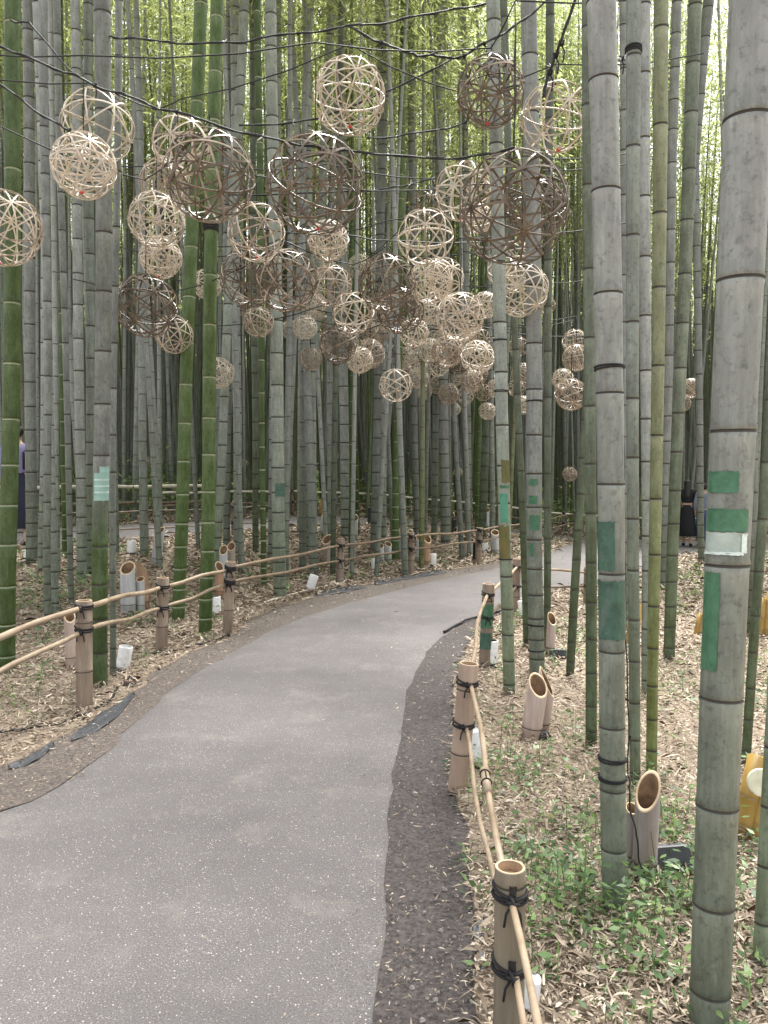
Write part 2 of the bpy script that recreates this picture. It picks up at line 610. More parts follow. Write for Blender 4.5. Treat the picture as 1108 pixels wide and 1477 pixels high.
def polydist(P, line):
    D = np.full(len(P), 1e9)
    for q in line:
        D = np.minimum(D, np.hypot(P[:, 0] - q[0], P[:, 1] - q[1]))
    return D


def on_path(P):
    return inside(P, ASPH) | inside(P, BACK)


def ground_sheet():
    xs = np.unique(np.r_[np.arange(-70, -12, 3.0), np.arange(-12, 12.01, 0.25), np.arange(15, 71, 3.0)])
    ys = np.unique(np.r_[np.arange(-20, -2, 3.0), np.arange(-2, 24.01, 0.25), np.arange(25, 130, 2.5)])
    X, Y = np.meshgrid(xs, ys)
    Z = th(X, Y)
    P = np.c_[X.ravel(), Y.ravel()]
    off = np.minimum(polydist(P, ASPH[::3]), polydist(P, BACK[::3]))
    off = np.where(on_path(P) | inside(P, SOILR) | inside(P, SOILL), 0, off)
    bump = (np.sin(P[:, 0] * 2.3 + 1) * np.sin(P[:, 1] * 1.9) + 0.5 * np.sin(P[:, 0] * 5.1) * np.sin(P[:, 1] * 4.3 + 2)) * 0.02
    Zf = Z.ravel() + bump * np.clip((off - 0.3) / 1.0, 0, 1)
    nx, ny = len(xs), len(ys)
    V = np.c_[P, Zf]
    F = [(j * nx + i, j * nx + i + 1, (j + 1) * nx + i + 1, (j + 1) * nx + i) for j in range(ny - 1) for i in range(nx - 1)]
    mb = MB().add([tuple(v) for v in V], F)
    tag(mb.build('ground', M['ground']), kind='structure')


ground_sheet()
M['backdrop_hill'] = mottled('dim_backdrop_floor', (0.035, 0.045, 0.018), (0.10, 0.105, 0.05), 1.3, rough=0.95)  # added backdrop hill; the grove's dim depth is put into its dark colour
hx, hy = np.meshgrid(np.linspace(-70, 70, 36), np.linspace(40, 126, 40))
tag(MB().add([(a, b_, float(th(a, b_)) + .12 + .25 * math.sin(a * 1.3) * math.sin(b_ * .9) * min(1, (b_ - 40) / 6)) for a, b_ in zip(hx.ravel(), hy.ravel())],
             [(j * 36 + i, j * 36 + i + 1, (j + 1) * 36 + i + 1, (j + 1) * 36 + i) for j in range(39) for i in range(35)]).build('backdrop_hill', M['backdrop_hill']), kind='structure')


# ------------------------------------------------------------------ bamboo
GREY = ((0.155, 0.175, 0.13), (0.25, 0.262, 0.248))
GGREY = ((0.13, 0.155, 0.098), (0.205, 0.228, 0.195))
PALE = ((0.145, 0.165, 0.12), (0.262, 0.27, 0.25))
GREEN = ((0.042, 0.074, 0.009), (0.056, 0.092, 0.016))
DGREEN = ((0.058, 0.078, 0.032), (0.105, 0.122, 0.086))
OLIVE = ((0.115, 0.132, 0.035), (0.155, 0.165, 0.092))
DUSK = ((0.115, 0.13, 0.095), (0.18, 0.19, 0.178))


def culm_mesh(name, center, radius, z0, z1, nodes, sides, rh, tints, light=False, zmix=(0.3, 2.5)):
    rings = [(z0, 1.0, 0)]
    for iz, zn in enumerate(nodes):
        wide = sides > 12 and zn - (nodes[iz - 1] if iz else z0) > 24 * rh
        if z0 + 0.05 < zn < z1 - 0.1:
            if wide:
                rings += [(zn - 9 * rh, 1.0, 0)]
            rings += [(zn - 2.5 * rh, 1.0, 5 if wide else 0), (zn - rh, 1.035, 1), (zn - rh * .72, .975, 1), (zn - rh * .15, .98, 1), (zn, 1.05, 0), (zn + 1.6 * rh, 1.0, 4 if wide else 0)]
            if wide:
                rings += [(zn + 8 * rh, 1.0, 0)]
    rings.append((z1, 1.0, 0))
    V, F, mi, T = [], [], [], []
    lo, hi = Vector(tints[0]), Vector(tints[1])
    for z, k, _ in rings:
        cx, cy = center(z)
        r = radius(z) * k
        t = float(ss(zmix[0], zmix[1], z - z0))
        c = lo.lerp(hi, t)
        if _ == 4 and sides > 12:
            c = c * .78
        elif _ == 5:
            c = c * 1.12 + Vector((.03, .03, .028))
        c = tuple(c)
        for i in range(sides):
            q = 2 * math.pi * i / sides
            V.append((cx + r * math.cos(q), cy + r * math.sin(q), z))
            T.append(c)
    for j in range(len(rings) - 1):
        for i in range(sides):
            i2 = (i + 1) % sides
            F.append((j * sides + i, j * sides + i2, (j + 1) * sides + i2, (j + 1) * sides + i))
            mi.append(1 if rings[j][2] == 1 else 0)
    F.append(tuple((len(rings) - 1) * sides + i for i in range(sides)))
    mi.append(0)
    mb = MB().add(V, F, mi, T)
    return mb.mesh(name, [M['culm'], M['node_light' if light else 'node_dark']])


def auto_nodes(z0, z1, first=0.1, k=1.0):
    z, out = z0 + first, []
    while z < z1 - 0.2:
        out.append(z)
        z += min(0.15 + 0.10 * (z - z0), 0.42) * k * random.uniform(0.9, 1.1)
    return out


def leaf_quads(P, D, L, W, roll):
    """diamond leaves at P pointing along D"""
    D = D / np.linalg.norm(D, axis=1)[:, None]
    up = np.tile([0, 0, 1.0], (len(P), 1)) + rng.normal(0, .35, (len(P), 3))
    A = np.cross(D, up)
    A /= np.linalg.norm(A, axis=1)[:, None] + 1e-9
    B = np.cross(A, D)
    A = A * np.cos(roll)[:, None] + B * np.sin(roll)[:, None]
    L, W = L[:, None], W[:, None]
    return np.stack([P, P + D * L * .42 + A * W * .5, P + D * L, P + D * L * .42 - A * W * .5], 1)


def crown_mesh(name, nspray, z0=8.0, z1=16.5, spread=1.25):
    """leafy side branches up the top half of a stem standing on the origin"""
    h = z0 + (z1 - z0) * rng.beta(1.3, 1.1, nspray)
    k = np.clip((z1 - h) / (z1 - z0), 0, 1)
    rad = spread * (0.35 + 0.8 * np.sqrt(k)) * rng.uniform(0.15, 1.0, nspray)
    az = rng.uniform(0, 2 * np.pi, nspray)
    C = np.c_[rad * np.cos(az), rad * np.sin(az), h + rad * 0.35 - 0.25 * rad ** 2]
    nl = 11
    P = np.repeat(C, nl, 0) + rng.normal(0, .13, (nspray * nl, 3))
    d = np.repeat(np.c_[np.cos(az), np.sin(az), np.full(nspray, -.45)], nl, 0) + rng.normal(0, .55, (nspray * nl, 3))
    n = len(P)
    Q = leaf_quads(P, d, rng.uniform(.09, .17, n), rng.uniform(.018, .032, n), rng.normal(0, .5, n))
    # twigs as thin four-sided slivers
    T = []
    for i in range(0, nspray, 3):
        a = np.array([0, 0, h[i] - .15])
        b = C[i]
        s = np.array([.006, 0, 0]) if i % 2 else np.array([0, .006, 0])
        T.append(np.stack([a - s, a + s, b + s * .4, b - s * .4]))
    return quads(name, np.concatenate([Q, np.array(T)]), M['foliage'])


CROWNS = [crown_mesh('foliage', 190), crown_mesh('foliage', 150, 8.6), crown_mesh('foliage', 210, 7.6, 16), crown_mesh('foliage', 120, 9.2)]


def patch(center, radius, z0, z1, a0, a1, mat, parent, name='green_tape', rag=0.0, lift=0.0016, org=Vector()):
    """a strip of tape lying on a round stem, a0..a1 across the face seen from -Y (-1..1)"""
    mb = MB()
    nz, na = 8, 14
    V, F = [], []
    q0, q1 = math.asin(max(-1, min(1, a0))), math.asin(max(-1, min(1, a1)))
    for i in range(nz + 1):
        for j in range(na + 1):
            q = q0 + (q1 - q0) * j / na
            z = z0 + (z1 - z0) * i / nz
            if rag:
                if i in (0, nz):
                    z += random.uniform(-rag, rag) * .5
                if j in (0, na):
                    q += random.uniform(-rag, rag) * 5
            r = radius(z) * 1.012 + lift + random.uniform(0, .0012) + (random.uniform(.001, .004) if rag and i in (0, nz) and random.random() < .4 else 0)
            cx, cy = center(z)
            V.append((cx + r * math.sin(q) - org.x, cy - r * math.cos(q) - org.y, z - org.z))
    m = na + 1
    for i in range(nz):
        for j in range(na):
            F.append((i * m + j, i * m + j + 1, (i + 1) * m + j + 1, (i + 1) * m + j))
    mb.add(V, F)
    return mb.build(name, mat, parent)


class Stem:
    pass


def bamboo(bx, by, bw, tx, tw, tone, label, nodes=None, crown=True, H=None, light=None, sides=20, rh=None, zmix=(0.3, 2.5), k=1.0, group='bamboo stems beside the path'):
    B = ground(bx, by)
    T = at(tx, 0, B.y)
    d = depth(B)
    rb, rt = bw * d / 2216, tw * d / 2216
    H = H or random.uniform(14.5, 17)
    slope = (T.x - B.x) / (T.z - B.z)
    wob, ph = random.uniform(.004, .012), random.uniform(0, 6)

    def center(z):
        u = z - B.z
        zt = T.z - B.z
        x = slope * u if u < zt else slope * (zt + (u - zt) * .6)
        s = min(1, u / 1.0)
        return B.x + x + wob * s * math.sin(u * 1.1 + ph), B.y + wob * s * math.cos(u * .9 + ph)

    def radius(z):
        t = (z - B.z) / (T.z - B.z)
        r = rb + (rt - rb) * min(t, 1)
        if t > 1:
            r *= max(0.12, 1 - 0.8 * (z - T.z) / max(1, H - T.z))
        return r

    st = Stem()
    st.center, st.radius, st.B, st.d = center, radius, B, d
    st.root = thing('bamboo', B, label, 'bamboo', group)
    if nodes:
        zs = [at(bx, v, B.y).z for v in nodes]
        zs = sorted(zs)
        top = max(zs)
        nz = zs + [z for z in auto_nodes(B.z, H) if z > top + 0.3]
    else:
        nz = auto_nodes(B.z, H, random.uniform(.05, .16), k)
    o_ = B
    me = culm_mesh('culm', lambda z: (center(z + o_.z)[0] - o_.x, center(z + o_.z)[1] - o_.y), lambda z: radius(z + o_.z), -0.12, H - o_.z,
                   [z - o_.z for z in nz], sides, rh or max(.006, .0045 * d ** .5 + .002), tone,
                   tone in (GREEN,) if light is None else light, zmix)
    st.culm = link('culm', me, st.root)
    if crown:
        c = link('foliage', random.choice(CROWNS), st.root)
        a, b_ = center(9), center(13)
        v = Vector((b_[0] - a[0], b_[1] - a[1], 4)).normalized()
        c.rotation_euler = v.to_track_quat('Z', 'Y').to_euler()
        p0 = Vector((a[0], a[1], 9)) - v * 9
        c.location = p0 - B
        c.rotation_euler.rotate_axis('Z', random.uniform(0, 6.28))
    return st


def tape(st, u0, u1, v0, v1, mat='tape', name='green_tape', rag=0.003, lift=.0016, label=None):
    """tape from pixel box on a stem"""
    Y = st.B.y
    z1, z0 = at(554, v0, Y).z, at(554, v1, Y).z
    zc = (z0 + z1) / 2
    xc, r = st.center(zc)[0], st.radius(zc)
    x0, x1 = at(u0, (v0 + v1) / 2, Y).x, at(u1, (v0 + v1) / 2, Y).x
    o = patch(st.center, st.radius, z0, z1, (x0 - xc) / r, (x1 - xc) / r, M[mat], st.root, name, rag, lift, st.B)
    if label:
        o['label'] = label
    return o


def wire(st, v, turns=1, rr=.0035, name='tie_wire'):
    z = at(554, v, st.B.y).z
    mb = MB()
    for i in range(turns):
        zz = z + i * rr * 2.1
        cx, cy = st.center(zz)
        mb.loop((cx - st.B.x, cy - st.B.y, zz - st.B.z), (random.uniform(-.06, .06), random.uniform(-.06, .06), 1), st.radius(zz) * 1.03 + rr * .6, rr, 26)
    return mb.build(name, M['rope'], st.root)


# --- right side, near
b13 = bamboo(1022, 1490, 54, 1087, 63, PALE, 'thickest pale grey bamboo in the right foreground with green tape and a milky plastic patch',
             [170, 402, 620, 812, 1003, 1158, 1300, 1424], sides=40, rh=.0085)
tape(b13, 1017, 1052, 680, 710, label='short green tape band')
tape(b13, 1014, 1066, 733, 765)
tape(b13, 1012, 1062, 766, 797, 'tape_clear', 'milky_patch', .004, .002)
tape(b13, 1055, 1063, 768, 795, 'tape_edge', 'lifted_edge', .003, .004)
tape(b13, 1013, 1058, 793.5, 798, 'tape_edge', 'lifted_edge', .002, .004)
tape(b13, 1007, 1027, 824, 963, label='long vertical green tape strip')
b5 = bamboo(887, 1308, 35, 866, 39, PALE, 'scuffed grey bamboo with torn dark green tape and a black cable down its right side',
            [5, 117, 275, 423, 566, 697, 826, 938, 1047, 1137, 1222], sides=36, rh=.007)
tape(b5, 864, 882, 752, 822, 'tape_dark', rag=.006)
tape(b5, 864, 900, 836, 921, 'tape_dark', rag=.008, label='widest torn dark green tape')
for v in (532, 1096, 1124):
    wire(b5, v, 2)
b6 = bamboo(916, 1130, 15, 913, 20, GGREY, 'smooth green grey bamboo next right of the scuffed taped stem', sides=26)
wire(b6, 74, 4)
b8 = bamboo(940, 1118, 15, 954, 20, OLIVE, 'olive tinged bamboo standing behind the big slant cut stump', sides=26)
b7 = bamboo(932, 1003, 13, 930, 18, GREY, 'blue grey bamboo squeezed between the smooth green grey stem and the olive one', sides=24)
b10 = bamboo(965, 951, 16, 1003, 18, DGREEN, 'dark green bamboo whose upper half leans right, just left of the thickest stem', sides=22, light=False)
b11 = bamboo(948, 830, 13, 1022, 14, DUSK, 'strongly right leaning grey bamboo crossing behind the dark green leaning one', sides=20)
b9 = bamboo(956, 850, 11, 976, 13, DUSK, 'thin grey bamboo behind the olive tinged stem', sides=18)
b6b = bamboo(901, 905, 9, 899, 11, GREY, 'thin pale bamboo half hidden behind the scuffed taped stem', sides=18)
b4 = bamboo(853, 1076, 16, 848, 15, DGREEN, 'mid green bamboo close on the left of the scuffed taped stem', sides=24, light=False, zmix=(.6, 2.6))
b3 = bamboo(822, 977, 12, 882, 13, DGREEN, 'slim green bamboo leaning right from beside the black floodlight', sides=20, light=False, zmix=(.6, 2.6))
b2 = bamboo(775, 972, 22, 763, 22, GREY, 'grey bamboo with four small green tape squares on its left side', sides=28)
for a, b_, c, d_ in ((762, 774, 691, 700), (762, 773, 715, 727), (763, 777, 743, 764), (763, 768, 783, 802)):
    tape(b2, a, b_, c, d_)
for v in (579, 902, 938):
    wire(b2, v, 2)
b2b = bamboo(789, 940, 10, 793, 12, DGREEN, 'dark thin bamboo tight against the stem with small tape squares', sides=18, light=False)
b1b = bamboo(760, 933, 10, 726, 10, DGREEN, 'thin dark green bamboo between two taped stems at the path bend', sides=18, light=False, zmix=(.8, 2.6))
b1 = bamboo(735, 999, 17, 710, 19, ((0.13, 0.16, 0.095), (0.20, 0.218, 0.19)), 'pale bamboo with teal tape over yellow brown bark at the path bend', sides=28)
tape(b1, 721, 731, 712, 753, 'tape_bright', 'green_tape', .004)
tape(b1, 720, 737, 700, 704, 'tape', 'green_tape', .003)
yb = [tape(b1, 720, 734, 758, 806, 'rail', 'bark_stain', .02, .0012), tape(b1, 722, 734, 664, 696, 'rail', 'bark_stain', .02, .0012)]
my = mottled('yellow_brown_bark', (0.06, 0.075, 0.018), (0.15, 0.12, 0.03), 14, (1, 1, .4), .55)
for o in yb:
    o.data.materials[0] = my
for v in (491, 565, 807):
    wire(b1, v, 2, .003)
b14 = bamboo(1076, 1098, 13, 1150, 15, DGREEN, 'slim green bamboo leaning out to the right behind the thickest stem', sides=20, light=False)
b14b = bamboo(1084, 916, 13, 1092, 14, DUSK, 'grey bamboo far behind the thickest stem near the yellow lanterns', sides=18)
b15 = bamboo(1097, 1394, 21, 1160, 26, GGREY, 'bamboo at the right edge beside the yellow lantern, cut off by the frame', sides=26)
b16 = bamboo(1012, 815, 9, 1000, 11, DUSK, 'thin grey bamboo behind the two people on the right', sides=16)
# --- left side, near
l1 = bamboo(9, 967, 24, 21, 21, GREEN, 'thick bright green bamboo at the far left edge in front of a person', [35, 245, 437, 524, 604, 670, 728, 785, 845, 900, 945], sides=30)
l2 = bamboo(144, 989, 22, 149, 22, ((0.045, 0.074, 0.014), (0.15, 0.157, 0.137)), 'thick bamboo behind the first left post, green below its pale teal tape and grey above',
            sides=30, zmix=(1.25, 1.55), nodes=[20, 160, 335, 420, 506, 582, 656, 787, 842, 892, 940], light=False)
tape(l2, 139, 163, 682, 722, 'tape_teal', 'teal_tape', .004)
tape(l2, 147, 163, 673, 682.5, 'tape_teal', 'teal_tape', .006)
ml = plain('pale_tape_line', (0.48, 0.62, 0.57), .4)
for v in (691, 700, 709):
    t_ = tape(l2, 139.5, 162.5, v, v + 2.2, 'tape_edge', 'tape_stripe', 0, .0032)
    t_.data.materials[0] = ml
l3 = bamboo(163, 976, 9, 169, 10, DUSK, 'thin dark bamboo hugging the right side of the teal taped stem', sides=18)
l4 = bamboo(257, 895, 18, 289, 18, GREEN, 'left one of the pair of bright green bamboos behind the rail', sides=28, k=1.15)
l5 = bamboo(296, 914, 19, 312, 18, GREEN, 'right one of the pair of bright green bamboos behind the rail', sides=28, k=1.15)
wire(l5, 333, 6, .006)
tone_of = dict(g=GREY, q=GGREY, n=GREEN, d=DUSK, k=DGREEN, p=PALE)
for bx, by, bw, tx, tw, tn, lb in [
    (46, 813, 16, 40, 14, 'd', 'grey bamboo right beside the bright green one at the left edge'),
    (60, 826, 11, 72, 12, 'g', 'pale grey bamboo with thin lit edge, second right of the left edge green stem'),
    (80, 886, 11, 55, 14, 'g', 'grey bamboo standing in front of the leafy clump on the left'),
    (94, 803, 9, 86, 10, 'n', 'thin green bamboo among grey stems left of the teal taped one'),
    (103, 871, 8, 82, 10, 'd', 'slim grey bamboo just right of the thin green one on the left'),
    (118, 839, 14, 108, 13, 'g', 'grey bamboo leaning slightly left, nearly touching the teal taped stem'),
    (131, 831, 12, 128, 13, 'q', 'green grey bamboo partly hidden behind the teal taped stem'),
    (69, 900, 10, 64, 12, 'd', 'darker grey bamboo rising from the litter behind the first left post'),
    (311, 826, 12, 352, 13, 'q', 'right leaning grey green bamboo behind the third left post'),
    (327, 797, 10, 330, 11, 'd', 'thin grey bamboo behind the third left post'),
    (343, 803, 12, 338, 14, 'g', 'upright grey bamboo just right of the third left post'),
    (381, 846, 8, 372, 10, 'n', 'thin green bamboo with its foot close to the dark upper rail'),
    (391, 806, 10, 402, 10, 'g', 'thin grey bamboo behind the stem with faint green tape'),
    (404, 863, 19, 391, 16, 'q', 'thick bamboo with faint dark green tape behind the pale ground strip'),
    (369, 796, 9, 363, 9, 'k', 'slim dark green bamboo beside the thick faintly taped one'),
    (440, 796, 12, 478, 12, 'q', 'right leaning bamboo left of the fourth left post'),
    (453, 822, 11, 441, 12, 'q', 'upright grey green bamboo left of the fourth left post'),
    (480, 831, 8, 494, 9, 'k', 'thin dark green bamboo leaning right just left of the fourth left post'),
    (498, 775, 13, 491, 13, 'g', 'pale grey bamboo standing behind the fourth left post'),
    (516, 772, 6, 497, 6, 'n', 'very thin bright green bamboo behind the fourth left post'),
    (540, 797, 12, 556, 12, 'd', 'grey bamboo in the middle with a slight right lean'),
    (553, 788, 10, 547, 11, 'g', 'upright grey bamboo in the middle of the grove'),
    (570, 810, 10, 583, 11, 'n', 'bright green bamboo between the fourth and fifth left posts'),
    (601, 782, 9, 592, 10, 'd', 'grey bamboo behind the fifth left post'),
    (626, 776, 9, 640, 10, 'q', 'green grey bamboo right of the fifth left post'),
    (643, 783, 14, 632, 14, 'g', 'thicker grey bamboo between the fifth and sixth left posts'),
    (676, 778, 10, 668, 10, 'd', 'grey bamboo just left of the sixth left post'),
    (695, 777, 12, 722, 11, 'k', 'dark right leaning bamboo behind the sixth left post'),
]:
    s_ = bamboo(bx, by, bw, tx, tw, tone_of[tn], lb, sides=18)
    if bx == 404:
        tape(s_, 398, 411, 697, 716, 'tape_dark')

# --- the grove behind: copies of a few stems, then the far mass as one object
PROTO = []
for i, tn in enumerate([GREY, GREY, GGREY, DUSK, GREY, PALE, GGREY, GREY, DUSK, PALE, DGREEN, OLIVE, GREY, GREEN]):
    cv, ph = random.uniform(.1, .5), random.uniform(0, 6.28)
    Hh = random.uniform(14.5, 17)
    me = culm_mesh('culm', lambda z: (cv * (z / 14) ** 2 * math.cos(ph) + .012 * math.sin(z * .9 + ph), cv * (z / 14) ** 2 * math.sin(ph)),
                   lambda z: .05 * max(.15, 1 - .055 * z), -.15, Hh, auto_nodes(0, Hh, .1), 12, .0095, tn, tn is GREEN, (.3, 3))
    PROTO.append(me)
explicit = [o.location for o in COL.objects if o.type == 'EMPTY']


def far_spot(P, marg=.55):
    ok = ~on_path(P)
    ok &= np.minimum(polydist(P, ASPH[::4]), polydist(P, BACK[::4])) > marg
    return ok


cand = []
tries = rng.uniform(0, 1, (6000, 2))
for a, b_ in tries:
    y = 9.2 + (27 - 9.2) * a ** .62
    x = (b_ * 2 - 1) * (0.545 * y + .4)
    cand.append((x, y))
P = np.array(cand)
ok = far_spot(P)
u_ = P[:, 0] / P[:, 1]
right = (P[:, 0] > 0.8 + np.maximum(0, P[:, 1] - 13) * .4)
ok &= ~(right & (P[:, 1] < 11.5))
ok &= ~((P[:, 1] < 10.5) & (P[:, 0] > -2.2))
ok &= ~((u_ > .365) & (u_ < .425) & (P[:, 1] < 19.5))
P = P[ok]
chosen = []
quota_right = 84
for p in P:
    if len(chosen) >= 298:
        break
    if any((p[0] - q[0]) ** 2 + (p[1] - q[1]) ** 2 < .33 ** 2 for q in chosen):
        continue
    if any((p[0] - q.x) ** 2 + (p[1] - q.y) ** 2 < .28 ** 2 for q in explicit):
        continue
    if p[0] / p[1] > .13 and p[1] < 22:
        if quota_right <= 0:
            continue
        quota_right -= 1
    chosen.append(p)
for p in chosen:
    pr = random.choice(PROTO)
    r_ = thing('bamboo', (p[0], p[1], float(th(p[0], p[1]))),
               'slender grey green bamboo among the many stems of the grove behind the fences', 'bamboo', 'bamboo stems of the grove behind')
    r_.rotation_euler = (random.gauss(0, .025), random.gauss(0, .03), random.uniform(0, 6.28))
    k = random.choice((random.uniform(.62, 1.1), random.uniform(.8, 1.45)))
    c = bpy.data.objects.new('culm', pr)
    c.parent = r_
    c.scale = (k, k, random.uniform(.95, 1.08))
    COL.objects.link(c)
    f = bpy.data.objects.new('foliage', random.choice(CROWNS))
    f.parent = r_
    f.rotation_euler = (0, 0, random.uniform(0, 6.28))
    sc = random.uniform(.9, 1.12)
    f.scale = (sc * 1.1, sc * 1.1, random.uniform(.9, 1.05))
    COL.objects.link(f)


def far_grove(n=5400):
    y = 17.5 + (72 - 17.5) * rng.uniform(.0, 1, n) ** .7
    x = rng.uniform(-1, 1, n) * (.56 * y + 5)
    # wings beside the view, so the light from the sides is a grove's light too
    m = 420
    ys = rng.uniform(4, 30, m)
    xs = (0.58 * ys + 3.5 + rng.exponential(5, m)) * np.where(rng.uniform(size=m) < .5, -1, 1)
    x, y = np.r_[x, xs], np.r_[y, ys]
    keep = far_spot(np.c_[x, y], .4)
    x, y = x[keep], y[keep]
    n = len(x)
    z = th(x, y)
    r0 = rng.uniform(.034, .062, n)
    Ht = rng.uniform(13, 17, n)
    lx, ly = rng.normal(0, .035, n), rng.normal(0, .03, n)
    k = 6
    q = np.arange(k) * 2 * np.pi / k
    lv = np.array([0, .3, .65, 1.0])
    rr = np.array([1, .88, .62, .2])
    V = np.zeros((n, len(lv), k, 3))
    for j, t in enumerate(lv):
        V[:, j, :, 0] = (x + lx * Ht * t)[:, None] + (r0 * rr[j])[:, None] * np.cos(q)
        V[:, j, :, 1] = (y + ly * Ht * t)[:, None] + (r0 * rr[j])[:, None] * np.sin(q)
        V[:, j, :, 2] = (z + Ht * t)[:, None]
    V[:, 0, :, 2] -= .2
    quadsi = []
    for j in range(len(lv) - 1):
        for i in range(k):
            quadsi.append((j * k + i, j * k + (i + 1) % k, (j + 1) * k + (i + 1) % k, (j + 1) * k + i))
    qi = np.array(quadsi)
    Fc = (np.arange(n)[:, None, None] * (len(lv) * k) + qi[None]).reshape(-1, 4)
    V = V.reshape(-1, 3)
    base = np.array([(.18, .195, .165), (.23, .24, .22), (.15, .175, .115), (.17, .18, .165), (.11, .14, .06)])
    tint = np.repeat(base[rng.integers(0, 5, n)] * rng.uniform(.75, 1.15, (n, 1)), len(lv) * k, 0)
    # leaves
    ns, nl = 7, 7
    t = rng.beta(1.5, 1.1, (n, ns)) * .55 + .45
    az = rng.uniform(0, 6.28, (n, ns))
    rad = rng.uniform(.1, 1.3, (n, ns)) * (1.25 - t * .7)
    C = np.stack([x[:, None] + lx[:, None] * Ht[:, None] * t + rad * np.cos(az), y[:, None] + ly[:, None] * Ht[:, None] * t + rad * np.sin(az),
                  z[:, None] + Ht[:, None] * t + .2 * rad], -1).reshape(-1, 3)
    D = np.stack([np.cos(az), np.sin(az), np.full_like(az, -.5)], -1).reshape(-1, 3)
    C = np.repeat(C, nl, 0) + rng.normal(0, .22, (len(C) * nl, 3))
    D = np.repeat(D, nl, 0) + rng.normal(0, .6, (len(D) * nl, 3))
    nn = len(C)
    Q = leaf_quads(C, D, rng.uniform(.18, .34, nn), rng.uniform(.04, .075, nn), rng.normal(0, .6, nn))
    allV = np.concatenate([V, Q.reshape(-1, 3)])
    Fq = np.arange(nn * 4).reshape(-1, 4) + len(V)
    Fa = np.concatenate([Fc, Fq])
    me = bpy.data.meshes.new('distant_bamboo')
    me.vertices.add(len(allV))
    me.vertices.foreach_set('co', allV.astype(np.float32).ravel())
    me.loops.add(Fa.size)
    me.loops.foreach_set('vertex_index', Fa.astype(np.int32).ravel())
    me.polygons.add(len(Fa))
    me.polygons.foreach_set('loop_start', np.arange(0, Fa.size, 4, dtype=np.int32))
    me.materials.append(M['culm'])
    me.materials.append(M['foliage'])
    me.polygons.foreach_set('material_index', np.r_[np.zeros(len(Fc), np.int32), np.ones(len(Fq), np.int32)])
    me.polygons.foreach_set('use_smooth', np.r_[np.ones(len(Fc), bool), np.zeros(len(Fq), bool)])
    a = me.attributes.new('tint', 'FLOAT_COLOR', 'POINT')
    full = np.ones((len(allV), 4), np.float32) * .15
    full[:len(V), :3] = tint
    a.data.foreach_set('color', full.ravel())
    me.update(calc_edges=True)
    tag(link('distant_bamboo', me), 'far off mass of bamboo stems and yellow green leaves filling the background', 'bamboo grove', kind='stuff')


far_grove()


# ------------------------------------------------------------------ litter, herbs, undergrowth
def litter():
    n = 340000
    y = 1.2 + (26 - 1.2) * rng.uniform(0, 1, n) ** 2.1
    x = rng.uniform(-1, 1, n) * (.56 * y + .6)
    P = np.c_[x, y]
    soil = inside(P, SOILR) | inside(P, SOILL)
    path = on_path(P)
    edge = np.minimum(polydist(P, SOILR[::2]), polydist(P, SOILL[::2]))
    u = rng.uniform(size=n)
    ed2 = np.full(n, 9.0)
    ed2[path] = polydist(P[path], ASPH)
    keep = np.where(path, u < .0022 + .22 * np.exp(-ed2 / .035), np.where(soil, u < .05 + np.where(inside(P, SOILL), .55 * np.exp(-edge / .16), .42 * np.exp(-edge / .07)), True))
    x, y = x[keep], y[keep]
    bare = (path | soil)[keep]
    n = len(x)
    z = th(x, y) + .014 + rng.uniform(0, .028, n)
    far = np.clip(y / 6, .72, 2.4)
    az = rng.uniform(0, 6.28, n)
    pit = rng.normal(.05, .22, n)
    L = rng.gamma(3.0, .015, n).clip(.015, .16) * far
    W = (rng.uniform(.003, .013, n) + .008 * (rng.uniform(size=n) < .15)) * far
    D = np.c_[np.cos(az) * np.cos(pit), np.sin(az) * np.cos(pit), np.sin(pit)]
    A = np.c_[-np.sin(az), np.cos(az), rng.normal(0, .45, n)]
    A /= np.linalg.norm(A, axis=1)[:, None]
    P = np.c_[x, y, z]
    L = np.where(bare, L * .45, L)
    W = np.where(bare, W * .6, W)
    P[:, 2] -= np.where(bare, rng.uniform(.0, .012, n), 0)
    curl = np.c_[np.zeros(n), np.zeros(n), rng.uniform(-.12, .22, n) * L]
    L, W = L[:, None], W[:, None]
    mid = P + D * L * .5 + curl
    V = np.stack([P, P + D * L * .28 + A * W * .5 + curl * .7, mid + D * L * .16 + A * W * .42 + curl * .1, P + D * L,
                  mid + D * L * .16 - A * W * .42 + curl * .1, P + D * L * .28 - A * W * .5 + curl * .7], 1)
    me = quads('leaf_litter', V, M['litter'], nper=6)
    tag(link('leaf_litter', me), 'dry tan bamboo leaves strewn thickly over the ground on both sides', 'leaf litter', kind='stuff')


litter()


